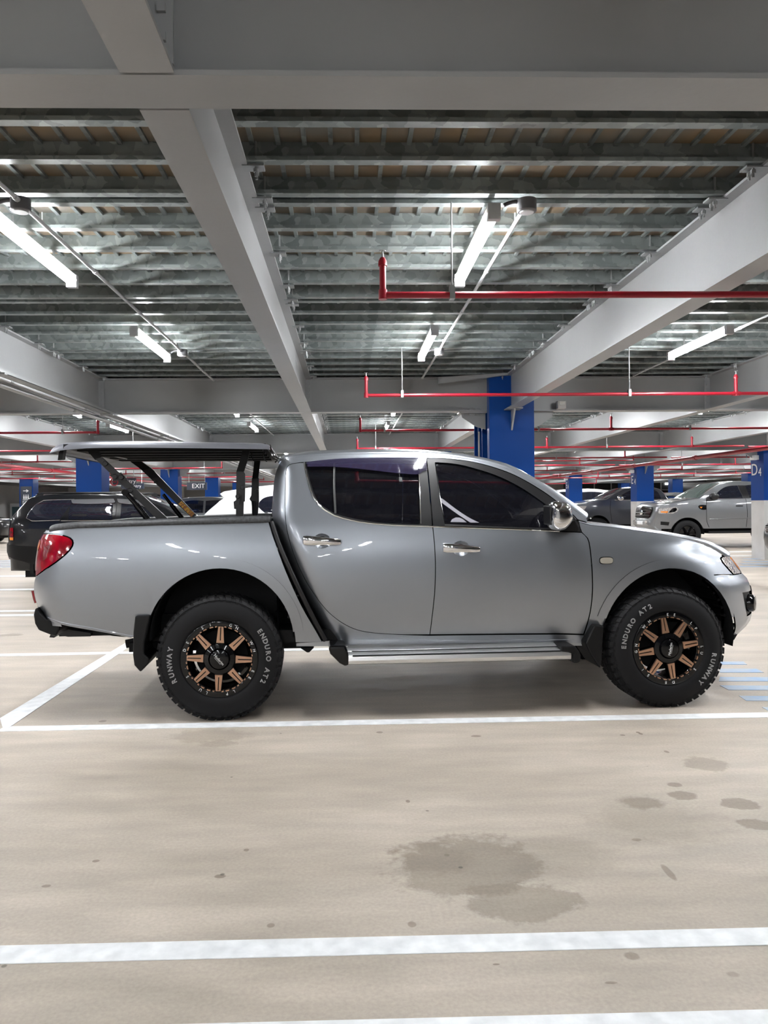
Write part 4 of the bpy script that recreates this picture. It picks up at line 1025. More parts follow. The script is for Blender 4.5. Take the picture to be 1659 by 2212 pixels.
# door handles
for (u, v, du) in ((695.5, 1168.5, 0), (995.5, 1184.5, 0)):
    for sd in (-1, 1):
        (x, z) = q([(u, v)], STC)[0]; h0 = bpy.data.objects.new('door_handle', None)
        yy = STC.y(x, z)
        # cup: a round recess shown as a concave dish
        b = MB(); nseg = 28; rx_, rz_ = .060, .050; vs = [(x, sd*(yy-.030), z)]
        for r_, d_ in ((.4, -.028), (.7, -.021), (.88, -.011), (.97, -.003), (1.03, -.0012)):
            for k in range(nseg):
                a = 2*PI*k/nseg; xx, zz = x+rx_*r_*math.cos(a), z-.002+rz_*r_*math.sin(a); vs.append((xx, sd*(STC.y(xx, zz)+d_), zz))
        fs = [(0, 1+k, 1+(k+1) % nseg) for k in range(nseg)]
        for j in range(4): fs += [(1+j*nseg+k, 1+(j+1)*nseg+k, 1+(j+1)*nseg+(k+1) % nseg, 1+j*nseg+(k+1) % nseg) for k in range(nseg)]
        
        b.add(vs, fs)
        b.build('handle_cup', paint, truck, True)
        hx = [-.130, -.122, -.10, -.055, 0, .05, .10, .124, .132]; hh = [.014, .029, .033, .031, .027, .024, .021, .016, .006]; hd = [.012, .026, .034, .040, .042, .041, .036, .028, .014]
        b = MB(); vs = []; ns = 12
        for k, xx in enumerate(hx):
            cy = STC.y(x+xx, z); zc = z-xx*.055
            for j in range(ns):
                a = 2*PI*j/ns; ca = abs(math.cos(a))**.7*math.copysign(1, math.cos(a)); sa = abs(math.sin(a))**.7*math.copysign(1, math.sin(a))
                vs.append((x+xx, sd*(cy+hd[k]*.62+ca*hd[k]*.42), zc+sa*hh[k]))
        fs = [(k*ns+j, k*ns+(j+1) % ns, (k+1)*ns+(j+1) % ns, (k+1)*ns+j) for k in range(len(hx)-1) for j in range(ns)]+[tuple(range(ns)), tuple((len(hx)-1)*ns+j for j in range(ns))]
        b.add(vs, fs).build('door_handle', chrome, truck, True)
# --- front wing, bumper, lamps
arch_f = [(1304, 1352, 1), (1312.6, 1327), (1330, 1294.6), (1351.6, 1268.5), (1377.7, 1247), (1410, 1233.5), (1449, 1228.5), (1486, 1233.5), (1518.7, 1244.6), (1527.4, 1249.5, 1)]
hood_px = [(1250, 1127), (1276, 1134), (1334, 1140), (1410, 1150), (1457, 1158.5), (1503, 1169.5), (1536, 1183), (1558, 1196), (1569, 1204)]
both('front_wing', [(1250, 1127, 1), (1257, 1150), (1269.5, 1163), (1274, 1180), (1278.5, 1222.7), (1279.9, 1248.7), (1279.9, 1279.4), (1274.5, 1325), (1261, 1372, 1), (1264, 1389, 1), (1285, 1351, 1)]+arch_f+[(1543.7, 1242), (1584, 1241.6, 1), (1560, 1215), (1556, 1207), (1561, 1203, 1)]+hood_px[::-1][1:-1], paint, gap=GAP, grid=.045)
cF, RF = arcfit(arch_f[1:-1])
for sd in (-1, 1): skin_panel('arch_flare', ring(cF, RF-.001, RF+.062, .20, PI-.28), ST, sd, paint, truck, off=.005, grid=.03, thick=.006)
for sd in (-1, 1): skin_panel('arch_edge', ring(cF, RF-.004, RF+.06, -.22, .95), ST, sd, under, truck, off=-.014, grid=.05, thick=.03)
hp = q(hood_px); hpd = openc([p[:2] for p in hp])
ho = [(.02+.10*sstep(2.7, hpd[-1][0], x), .030+.02*sstep(3.2, hpd[-1][0], x)) for x, z in hpd]
loft('wing_top', hpd, ho, ST, paint, truck, nrow=6, ex=2.5, j0=0, j1=.36, side=-1); loft('wing_top', hpd, ho, ST, paint, truck, nrow=6, ex=2.5, j0=0, j1=.36, side=1)
loft('bonnet', hpd, ho, ST, paint, truck, nrow=18, ex=2.5, j0=.366)
# cowl between windscreen and bonnet
(xc, zc) = hpd[0]; box('cowl', blkpl, truck, xc-.12, xc+.03, -.72, .72, zc-.12, zc-.005)
# headlamp: rounded lens wrapping the corner
zl0, zl1 = TL(1586, 1242, -.7)[1], TL(1566, 1202, -.7)[1]
def nose(z, fr): f = xf(z); return f-ST.af*(1-fr)
lamp_out = q([(1585, 1241.2, 1), (1561.5, 1215), (1557.5, 1207), (1565, 1203, 1)])
zA, zB = lamp_out[0][1], lamp_out[3][1]
lampP = lamp_out+[(nose(zB-.01, .985), zB-.01, 1), (nose((zA+zB)/2, .99), (zA+zB)/2-.01), (nose(zA, .985), zA-.01, 1)]
for sd in (-1, 1):
    skin_panel('headlamp', lampP, ST, sd, clearl, truck, off=.004, gap=.002, grid=.03)
    skin_panel('lamp_seal', lampP, ST, sd, under, truck, off=-.012, grid=.05)
for sd in (-1, 1): strip_along('indicator_lens', [(nose(zB-.02, .85), zB-.02), (nose((zA+zB)/2, .87), (zA+zB)/2), (nose(zA+.02, .88), zA+.02)], .012, ST, sd, amber, truck, off=-.002)
bq = q([(1527.4, 1249.5, 1), (1543.7, 1243), (1585, 1242.3, 1)])
ar = q([(1583, 1378, 1), (1588, 1366), (1589.5, 1349), (1586, 1329), (1577, 1305.4), (1562, 1281.5), (1541, 1258)])
zb0 = q([(1592, 1374)])[0][1]
NOSE = .9995
bump_out = bq+[(nose(zA-.012, .97), zA-.012, 1), (nose(zA-.02, NOSE), zA-.02, 1), (nose(.9, NOSE), .9), (nose(.75, NOSE), .75), (nose(zb0, NOSE), zb0, 1), (nose(zb0, .9), zb0)]+ar
bez = q([(1604.5, 1280.5, 1), (1612, 1281), (1620, 1284, 1), (1621.5, 1330, 1), (1615, 1331.5, 1), (1610, 1306)])
zf0, zf1 = bez[4][1], bez[0][1]
bez_far = [bez[0], (nose(zf1-.01, .93), zf1-.01, 1), (nose(zf0+.01, .93), zf0+.01, 1), bez[4], bez[5]]
for sd in (-1, 1):
    skin_panel('front_bumper', bump_out, ST, sd, paint, truck, holes=[bez_far], gap=.0015, grid=.045)
    skin_panel('fog_lamp_bezel', bez_far, ST, sd, blkpl, truck, off=-.012, grid=.04)
    zz = (zf0+zf1)/2; p = ST.pos(ST.s_of(nose(zz, .80), zz), zz); nrm_ = ST.nrm(ST.s_of(nose(zz, .80), zz), zz)
    M = Matrix.Translation((p[0]+nrm_[0]*.0, sd*(p[1]+nrm_[1]*.0), p[2])) @ Vector((nrm_[0], sd*nrm_[1], 0)).to_track_quat('Z', 'Y').to_matrix().to_4x4()
    me = MB().lathe([(0, .040), (.050, .034), (.062, .02), (.064, -.02), (.0, -.03)], 28, axis='z').mesh('fog_lamp', True); me.transform(M); link('fog_lamp', me, blkgl, truck)
    x_, z_ = q([(1309.5, 1210.7)])[0]; yy = ST.y(x_, z_)
    for nm, m_, a_, c_, d_ in (('indicator_seal', under, .049, .026, .001), ('side_indicator', mat('lens%d' % sd, (.45, .42, .36), .25, .2, 1.0), .044, .021, .008)):
        b = MB(); vs = [(x_+a_*abs(math.cos(t))**.6*math.copysign(1, math.cos(t)), sd*(yy+d_), z_+c_*abs(math.sin(t))**.7*math.copysign(1, math.sin(t))) for t in [2*PI*k/24 for k in range(24)]]
        vs2 = [(v[0], sd*(yy-.02), v[2]) for v in vs]; b.add(vs+vs2, [tuple(range(24)), tuple(range(47, 23, -1))]+[(k, k+24, (k+1) % 24+24, (k+1) % 24) for k in range(24)]); b.build(nm, m_, truck)
# grille, plate, lower intake on the nose
def nose_panel(nm, m_, z0, z1, fr0, off):
    P = [(nose(z0, fr0), z0, 1), (nose(z0, NOSE), z0, 1), (nose(z1, NOSE), z1, 1), (nose(z1, fr0), z1, 1)]
    for sd in (-1, 1): skin_panel(nm, P, ST, sd, m_, truck, off=off, grid=.04, thick=.02)
nose_panel('grille', blkgl, zA+.01, zB-.035, .90, .006); nose_panel('lower_intake', blkpl, .60, .76, .88, .006); nose_panel('number_plate', platem, .80, .91, .985, .012)
# black spat under the bumper
s1, s2, s3, s4 = [TL(u, v, -.80) for u, v in ((1582, 1372), (1593, 1370), (1586, 1382), (1577, 1385))]
for sd in (-1, 1): MB().prism([s1, s2, s3, s4], min(sd*.6, sd*.8), max(sd*.6, sd*.8)).build('bumper_spat', blkpl, truck)
# --- mirror (chrome shell, black stalk)
for sd in (-1, 1):
    y0, y1 = -1.10, -.90
    mo = [(1183, 1100), (1184, 1090), (1190, 1084.5), (1205, 1083), (1221, 1089), (1228.5, 1103), (1230, 1122), (1222, 1136), (1212, 1144), (1196, 1145), (1185, 1135), (1182.5, 1118)]
    P = crom([TL(u, v, -1.0) for u, v in mo], .015); cx = sum(p[0] for p in P)/len(P); cz = sum(p[1] for p in P)/len(P); n = len(P); vs = []
    lev = [(-1.115, .35), (-1.11, .62), (-1.095, .85), (-1.07, .97), (-1.03, 1.0), (-.98, .98), (-.93, .92), (-.90, .78), (-.89, .4)]
    for yy, s_ in lev: vs += [(cx+(p[0]-cx)*s_, -sd*yy, cz+(p[1]-cz)*s_) for p in P]
    fs = [(k*n+j, k*n+(j+1) % n, (k+1)*n+(j+1) % n, (k+1)*n+j) for k in range(len(lev)-1) for j in range(n)]+[tuple(range(n)), tuple((len(lev)-1)*n+j for j in range(n))]
    mo_ = MB().add(vs, fs).build('door_mirror', chrome, truck, True)
    xm = min(p[0] for p in P)
    P2 = [(xm-.004, 0), (xm+.012, 0)]
    b = MB()
    b.box(xm-.004, xm+.02, min(-sd*-1.07, -sd*-.92), max(-sd*-1.07, -sd*-.92), cz-.062, cz+.068); b.build('mirror_glass_housing', blksat, mo_, bevel=.01)
    a_, c_ = TL(1208, 1143, -1.), TL(1240, 1140, -.85)
    MB().prism([TL(1203, 1128, -.95), TL(1232, 1124, -.9), TL(1240, 1143, -.9), TL(1236, 1147, -.9), TL(1198, 1146, -.95)], min(sd*.84, sd*.99), max(sd*.84, sd*.99)).build('mirror_arm', blkpl, mo_)
# --- side step
zt0 = TL(900, 1398, -.84)[1]; zt1 = TL(900, 1411, -.96)[1]; ze0 = TL(900, 1414.5, -.985)[1]; ze1 = TL(900, 1433.5, -.985)[1]
xs0, xs1 = TL(752, 1412, -.98)[0], TL(1233, 1410, -.98)[0]; zsl = (TL(1200, 1420, -.98)[1]-TL(780, 1424, -.98)[1])/(TL(1200, 1420, -.98)[0]-TL(780, 1424, -.98)[0])
for sd in (-1, 1):
    b = MB()
    sec = [(.80, zt0+.012), (.86, zt0+.006), (.90, (zt0+zt1)/2+.006), (.905, (zt0+zt1)/2), (.96, zt1+.004), (.975, ze0+.004), (.985, ze0-.004), (.99, (ze0+ze1)/2), (.985, ze1+.006), (.97, ze1), (.80, ze1+.012)]
    n = len(sec); vs = [(x_, sd*yy, zz) for x_ in (xs0, xs1) for yy, zz in sec]
    b.add(vs, [tuple(range(n)), tuple(range(2*n-1, n-1, -1))]+[(i, i+n, (i+1) % n+n, (i+1) % n) for i in range(n)])
    st = b.build('side_step', alu, truck)
    for zz, yy in ((ze0+.003, .982), ((zt0+zt1)/2+.002, .905)): MB().tube([(xs0+.03, sd*yy, zz), (xs1-.03, sd*yy, zz)], .004, 6).build('groove', blkpl, st)
    P = [TL(u, v, -.95) for u, v in ((712, 1391), (745, 1391), (750, 1402), (752.5, 1413), (752.5, 1434.5), (744, 1435.5), (733, 1430), (713, 1410), (710, 1400))]
    MB().prism(P, min(sd*.78, sd*1.0), max(sd*.78, sd*1.0)).build('step_end_cap', blkgl, st, bevel=.012)
    P = [TL(u, v, -.95) for u, v in ((1208, 1393), (1238, 1393), (1247, 1406), (1250, 1414), (1249, 1426), (1244, 1429.5), (1233, 1429.5), (1233, 1410), (1224, 1407), (1208, 1405))]
    MB().prism(P, min(sd*.78, sd*.995), max(sd*.78, sd*.995)).build('step_end_cap', blkpl, st, bevel=.008)
    for u in (800, 980, 1150):
        xx = TL(u, 1400, -.8)[0]; MB().box(xx-.03, xx+.03, min(sd*.5, sd*.85), max(sd*.5, sd*.85), ze1+.02, ze1+.06).build('step_bracket', blkpl, st)
# --- mud flaps
fp = [TL(u, v, -.90) for u, v in ((292, 1330.5), (325, 1328.5), (318, 1360), (312, 1389), (311, 1413), (322, 1423), (321, 1434), (303, 1452), (290, 1437), (287, 1415), (288, 1366))]
fp1 = [TL(u, v, -.92) for u, v in ((1285, 1350.5), (1306, 1352.5), (1304, 1380), (1302, 1425), (1299, 1445), (1292, 1437), (1276, 1412), (1266, 1390))]
for sd in (-1, 1):
    MB().prism(fp, min(sd*.62, sd*.905), max(sd*.62, sd*.905)).build('mud_flap', blkpl, truck, bevel=.01)
    MB().prism(fp1, min(sd*.64, sd*.91), max(sd*.64, sd*.91)).build('mud_flap', blkpl, truck, bevel=.01)
# --- rear bumper and tow bar
rb_ = [TL(u, v, -.78) for u, v in ((79.5, 1312), (87, 1323), (103, 1338), (131, 1350), (128, 1362), (121, 1374.5), (112, 1372), (84, 1361), (76, 1347), (73, 1328), (76, 1316))]
MB().prism(rb_, -.79, .79).build('rear_bumper', blkpl, truck, bevel=.02)
tw = [TL(u, v, -.5) for u, v in ((120, 1352), (200, 1365), (200, 1372), (152, 1373), (130, 1369), (122, 1375), (112, 1374))]
MB().prism(tw, -.55, .55).build('tow_bar', blksat, truck)
P = TL(272, 1391, -.5); MB().tube([(P[0], -.5, P[1]), (P[0]+.3, -.45, P[1]+.05)], .03, 10).build('exhaust_tip', under, truck, True)
# --- chassis, arches, axles
zc_ = .62
for sd in (-1, 1):
    box('chassis_rail', under, truck, xr(.7)+.15, xf(.7)-.35, min(sd*.38, sd*.5), max(sd*.38, sd*.5), .50, .64)
    for (cx, cz), R1 in ((ac_r, RA), (ac_f, RA)):
        b = MB(); n = 24; vs = []
        for k in range(n+1):
            aa = -.04 if cx < 1 else -.20; a = aa+(PI+.04-aa)*k/n
            for yy in (.865, .855, .42): vs.append((cx+(R1+.012)*math.cos(a), sd*yy, cz+(R1+.012)*math.sin(a)))
        b.add(vs, [(k*3+j, k*3+j+1, (k+1)*3+j+1, (k+1)*3+j) for k in range(n) for j in range(2)])
        o_ = b.build('arch_liner', under, truck, True)
        b = MB()
        for k in range(5):
            a = .25+k*.13; b.box(0, 0, 0, 0, 0, 0)
            c, s_ = math.cos(a), math.sin(a); r_ = R1-.002
            for q_ in range(1): b.tube([(cx+r_*c, sd*.80, cz+r_*s_), (cx+r_*c, sd*.55, cz+r_*s_)], .010, 6)
        b.build('liner_rib', blkpl, o_)
        box('inner_panel', under, truck, cx-R1, cx+R1, min(sd*.40, sd*.44), max(sd*.40, sd*.44), .5, cz+R1)
box('leaf_spring', under, truck, -.65, .6, -.60, -.54, .40, .46); box('leaf_spring', under, truck, -.65, .6, .54, .60, .40, .46)
MB().tube([(0, -.8, .405), (0, .8, .405)], .05, 12).lathe([(.01, -.13), (.10, -.12), (.15, -.05), (.16, 0), (.15, .05), (.10, .12), (.01, .13)], 20, c=(0, 0, .40)).build('rear_axle', under, truck, True)
MB().tube([(XA, -.8, .405), (XA, .8, .405)], .045, 12).build('front_axle', under, truck, True)
box('added_engine_guard', under, truck, XA-.55, XA+.55, -.36, .36, .36, .80)  # unseen guard box, added to block light under the truck
MB().lathe([(0, 0), (.36, 0), (.37, .04), (.37, .18), (0, .2)], 28, c=(-.62, 0, .46), axis='z').build('added_spare_wheel', rubber, truck, True)  # unseen, added below the tray to keep light off the floor
box('floor_pan', under, truck, xr1-.02, xf(.8)-.5, -.80, .80, .48, .56)
box('fuel_tank', under, truck, .7, 1.5, -.36, .1, .42, .58); box('gearbox', under, truck, 1.7, 2.4, -.18, .18, .40, .58)
MB().tube([(2.4, .25, .45), (1.2, .3, .43), (.4, .3, .5), (-.6, -.2, .5)], .035, 8).build('exhaust_pipe', under, truck, True)
b = MB(); P = [TL(u, v, -.7) for u, v in ((648, 1398), (678, 1398), (668, 1408), (663, 1408))]; b.prism(P, -.72, -.6); b.build('body_mount', under, truck)
# inner floor of cab, dashboard, seats, steering wheel (behind dark glass)
x_d = TL(1180, 1100, 0)[0]
box('dashboard', greyint, truck, x_d-.15, x_d+.45, -.66, .66, .95, 1.17, bevel=.04)
for xx, hh in ((TL(990, 1100, 0)[0], 1.42), (TL(800, 1100, 0)[0], 1.38)):
    for yy in (-.38, .38):
        b = MB().box(xx-.05, xx+.5, yy-.25, yy+.25, .75, .92).box(xx-.12, xx+.04, yy-.24, yy+.24, .9, 1.32).box(xx-.12, xx-.02, yy-.12, yy+.12, 1.36, 1.5)
        b.build('seat', greyint, truck, bevel=.04)
M = Matrix.Translation((x_d-.22, -.36, 1.16)) @ Matrix.Rotation(math.radians(-62), 4, 'Y')
me = MB().lathe([(.18+.014*math.cos(a), .014*math.sin(a)) for a in [2*PI*k/8 for k in range(9)]], 32, axis='z').box(-.17, .17, -.015, .015, -.01, .01).mesh('steering_wheel', True); me.transform(M); link('steering_wheel', me, blkpl, truck)
# thin pale panels added just outside the front side glass for its pale band
for nm, P in (('window_pillar_band', [(951, 1073, 1), (957, 1076), (985, 1097.5), (1013, 1116), (1036, 1127.5, 1), (1017, 1127.5, 1), (985, 1106), (953.5, 1083, 1)]), ('window_patch', [(974, 1126.5, 1), (977, 1120.5), (985, 1116.3), (993, 1116.5), (1002, 1121), (1009, 1127, 1)])):
    skin_panel(nm, q(P, STC), STC, -1, palewin, truck, off=-.0145, grid=.05, thick=.002)

# --- wheels
for (x, yf, sd, nearw, rot, name) in ((0, YO, -1, True, math.radians(87.1), 'r'), (XA, YO, -1, True, math.radians(99.2), 'f'), (0, -YO, 1, False, 0, 'r'), (XA, -YO, 1, False, 0, 'f')):
    r = build_wheel('wheel', truck, x, yf, .404, sd, rot, near=nearw)
    if nearw:
        wobj, rt = r
        rim = [('D', 164), ('E', 151), ('S', 117.5), ('I', 104), ('G', 71), ('N', 60), ('W', 26), ('H', 13), ('E', -21), ('E', -33), ('L', -66), ('P', -78), ('L', -111), ('U', -122), ('S', -152), ('.', -166)]
        d_ = 0 if name == 'r' else 115+0
        rim = [(c, a+(0 if name == 'r' else 113)) for c, a in rim]
        rt(rim, .229, .026, whitep, .0035)
        if name == 'r': t1, t2 = 186, 3
        else: t1, t2 = -28, 146
        def arc(s, mid, stp): n = len(s); return [(c, mid+stp*(n-1)/2-stp*i) for i, c in enumerate(s) if c != ' ']
        rt(arc('RUNWAY', t1, 7.6), .315, .044, dimwhite, .0095, outline=.0011)
        rt(arc('ENDURO AT2', t2, 6.9), .315, .044, dimwhite, .0095, outline=.0011)
        a = math.radians(-50 if name == 'r' else 80)
        M = Matrix.Translation((0, -.0225, 0)) @ Matrix.Rotation(-a, 4, 'Y') @ Matrix.Rotation(PI/2, 4, 'X')
        text_mesh('Nuderim', .024, whitep, 'cap_script', wobj, M @ Matrix.Shear('XZ', 4, (0, 0)), extrude=.0004)
        b = MB().box(-.03, .03, -.0225, -.022, -.0135, -.0125).mesh('cap_line'); b.transform(Matrix.Rotation(-a, 4, 'Y')); link('cap_line', b, whitep, wobj)

for x in (0, XA):
    for sd in (-1, 1): MB().lathe([(0, -.01), (.17, -.01), (.175, .01), (.0, .012)], 32, c=(x, sd*(-YO-.15)*1, .404)).build('brake_drum', under, truck, True)
# --- raised tray lid
lt = [(98, 975), (101, 967.5), (106, 961), (117.4, 955), (134, 952), (226.5, 949.5), (340, 950.3), (448, 952.3), (557, 954), (571.5, 955.5), (582, 960)]
lbm_ = [(98, 977), (112, 974.5), (129, 971.5), (184, 968.3), (226, 967.3), (340, 967.3), (448, 968.5), (580, 970.6)]
YL = -.78
LT = [TL(u, v, YL) for u, v in lt]; LB = [TL(u, v, YL) for u, v in lbm_]
X = [LT[0][0]+(LT[-1][0]-LT[0][0])*t for t in [0, .004, .012, .025, .05, .08]+[.12+.84*i/14 for i in range(15)]+[.985, 1]]
vs = []; secn = None
for x in X:
    zt_ = float(np.interp(x, [p[0] for p in LT], [p[1] for p in LT])); zb_ = float(np.interp(x, [p[0] for p in LB], [p[1] for p in LB]))
    e = max(0, 1-(x-X[0])/.35)**2*.05
    yl = abs(YL)-e*1.6
    up = [(-1.0, 0), (-.999, .35), (-.985, .7), (-.95, .88), (-.86, .98), (-.6, 1.04), (-.25, 1.08), (0, 1.09)]
    top = [(yl*a, zb_+(zt_-zb_)*t) for a, t in up]; top += [(-a, z) for a, z in top[::-1][1:]]
    bot = [(yl*.97, zb_+.004), (yl*.93, zb_+.022), (0, zb_+.028), (-yl*.93, zb_+.022), (-yl*.97, zb_+.004)]
    ring = top+bot; secn = len(ring); vs += [(x, a, z) for a, z in ring]
fs = [(i*secn+k, i*secn+(k+1) % secn, (i+1)*secn+(k+1) % secn, (i+1)*secn+k) for i in range(len(X)-1) for k in range(secn)]+[tuple(range(secn)), tuple((len(X)-1)*secn+k for k in range(secn))]
lid = MB().add(vs, fs).build('tray_lid', lidm, truck, True)
zi = LB[4][1]
for i in range(5): box('lid_rib', under, lid, LB[3][0]-.1, LB[-1][0]-.05, -.62+i*.28, -.50+i*.28, zi-.012, zi+.03)
box('lid_lining', under, lid, LB[1][0]+.06, LB[-1][0]-.02, -.74, .74, zi+.0, zi+.028)
x0, z0 = TL(140, 973, -.6); MB().prism([TL(u, v, -.6) for u, v in ((137, 972), (144, 971), (141, 993), (131, 995), (133, 980))], -.66, -.60).build('lid_catch', blkpl, lid)
MB().prism([TL(u, v, .0) for u, v in ((213, 977), (274, 990.5), (273, 992.5), (217, 981))], -.02, .02).build('lid_handle_bar', condm, lid)
b = MB(); P = [TL(583, 961, -.7), TL(586, 973, -.7), TL(594, 986, -.7), TL(602, 991, -.7)]; b.tube([(p[0], -.7, p[1]) for p in P], .006, 6)
P = [TL(582, 972, -.7), TL(590, 990, -.7), TL(599, 993, -.7), TL(594, 999, -.7)]; b.tube([(p[0], -.68, p[1]) for p in P], .007, 6); b.build('weather_strip', blkgl, lid, True)
for u in (548, 573): 
    P = [TL(u-3, 972, -.5), TL(u-5, 985, -.5), TL(u, 995, -.5), TL(u+4, 997, -.5)]; MB().tube([(p[0], -.5, p[1]) for p in P], .004, 6).build('cable', under, lid, True)
def arm(nm, poly, y, t=.012, m_=blksat, par=truck):
    P = [TL(u, v, y) for u, v in poly]; return MB().prism(P, y-t/2, y+t/2).build(nm, m_, par)
def bolts(par, pts, y, r=.018):
    for u, v in pts:
        x, z = TL(u, v, y); MB().lathe([(0, -.012), (r*.8, -.012), (r, -.008), (r, 0)], 14, c=(x, y, z)).build('pivot_bolt', blksat, par, True)
YA, YB_ = -.60, .60
a1 = arm('lid_arm', [(207, 991), (221, 988), (364, 1121), (340, 1121)], YA, .03); bolts(a1, [(227.8, 1001.6), (281.8, 1059.7)], YA-.018)
arm('lid_arm_top', [(185, 969), (211, 968), (219, 986), (207, 994)], YA, .03, under)
a_ = arm('pivot_plate', [(237, 1027), (243, 1023), (262, 1021), (274, 1034), (268, 1038), (251, 1038)], YA-.02, .01); bolts(a_, [(248.5, 1030), (262, 1031)], YA-.025)
P = [TL(271, 1064, YA-.05), TL(294, 1090, YA-.05), TL(319, 1122, YA-.05)]
MB().tube([(p[0], YA-.05, p[1]) for p in P[:2]], .016, 10).tube([(p[0], YA-.05, p[1]) for p in P[1:]], .020, 10).lathe([(0, -.02), (.022, -.02), (.022, .02), (0, .02)], 12, c=(P[0][0], YA-.05, P[0][1])).build('gas_strut', blkgl, truck, True)
arm('lid_arm_top', [(272, 990), (291, 986), (330, 1014), (345, 1030), (328, 1034), (300, 1010)], YB_, .03, under)
a2 = arm('lid_arm', [(308, 1017), (327, 1011), (425, 1113), (414, 1118)], YB_, .03); bolts(a2, [(336, 1041)], YB_-.018, .014)
arm('warning_sticker', [(385.5, 1088.5), (392, 1082.3), (420, 1109.5), (413.5, 1117)], YB_-.020, .004, yellow, a2)
P = [TL(353, 1068, YB_-.05), TL(370, 1090, YB_-.05), TL(394, 1120, YB_-.05)]
MB().tube([(p[0], YB_-.05, p[1]) for p in P[:2]], .014, 10).tube([(p[0], YB_-.05, p[1]) for p in P[1:]], .019, 10).build('gas_strut', blkgl, truck, True)
arm('lid_arm_top', [(524.5, 970), (540.5, 970), (536, 991.5), (527, 1019), (511, 1019), (521, 986)], YA, .03, under)
a3 = arm('front_lid_arm', [(511, 1018.6), (527, 1018.6), (530, 1024), (529, 1083), (526.5, 1084), (525.8, 1117), (510, 1117), (510, 1100), (506, 1099), (505, 1084), (510.5, 1080)], YA, .03); bolts(a3, [(524, 1053), (513.5, 1072.5)], YA-.018, .016)
P = [TL(516, 1063, YA-.03), TL(520, 1070, YA-.03), TL(519, 1080, YA-.03), TL(517.5, 1090, YA-.03)]; MB().tube([(p[0], YA-.03, p[1]) for p in P], .005, 6).build('chain', blksat, a3, True)
arm('lid_arm_top', [(550, 984), (564, 984), (560.5, 1010), (558, 1035), (545, 1035), (549, 1000)], YB_, .03, under)
a4 = arm('front_lid_arm', [(544.5, 1033), (559.5, 1033), (559.5, 1084), (556.5, 1117), (544.5, 1117), (544, 1085), (539, 1078), (543, 1070)], YB_, .03); bolts(a4, [(555.5, 1059.5)], YB_-.018, .014)
for du in (0, 6):
    P = [TL(545+du, 1082, YB_-.05), TL(548+du, 1115, YB_-.05)]; MB().tube([(p[0], YB_-.05, p[1]) for p in P], .009, 8).build('gas_strut', blksat, truck, True)
# ------------------------------------------------------------------ the parked cars behind
cblack = mat('black_car_paint', (0.004, 0.0045, 0.006), 0.3, 0.0, 0.8, 0.02, spec=.2)
csilver = mat('silver_car_paint', (0.19, 0.198, 0.21), 0.32, 0.7, 1.0, 0.03)
cdark = mat('dark_grey_car_paint', (0.06, 0.065, 0.08), 0.3, 0.6, 1.0, 0.03)
cwhite = mat('white_car_paint', (0.78, 0.79, 0.80), 0.35, 0.0, 1.0, 0.03)
glassc = mat('car_glass', (0.008, 0.009, 0.016), 0.03, 0.0, 0.5, spec=0.6)
glassl = mat('pale_windscreen', (0.10, 0.13, 0.12), 0.06, 0.1, 1.0)
visg = mat('smoked_window_visor', (0.07, 0.072, 0.078), 0.3, 0.0, 0.3)
def simple_wheel(par, x, y, R, rr, s, m_rim, ns=6):
    w = MB().lathe([(rr-.01, s*-.02), (rr+.01, s*.0), (rr+.06, s*.004), (R-.03, s*-.015), (R, s*-.05), (R, s*-.19), (R-.03, s*-.22), (rr, s*-.22)], 36).build('wheel', rubber, par, True); w.location = (x, y, R)
    MB().lathe([(0, s*-.09), (rr, s*-.07), (rr, s*-.015), (rr-.012, s*-.012), (rr-.02, s*-.06), (0, s*-.085)], 28).build('rim', blkgl if m_rim is blkgl else m_rim, w, True)
    for k in range(ns):
        a = 2*PI*k/ns; b = MB(); c, s_ = math.cos(a), math.sin(a)
        P = [(.03, -.025), (rr-.01, -.016), (rr-.01, .016), (.03, .025)]
        v = [(r*c-t*s_, s*-.02, r*s_+t*c) for r, t in P]+[(r*c-t*s_, s*-.07, r*s_+t*c) for r, t in P]
        b.add(v, [(0, 1, 2, 3), (7, 6, 5, 4), (0, 4, 5, 1), (1, 5, 6, 2), (2, 6, 7, 3), (3, 7, 4, 0)]).build('spoke', m_rim, w)
    return w
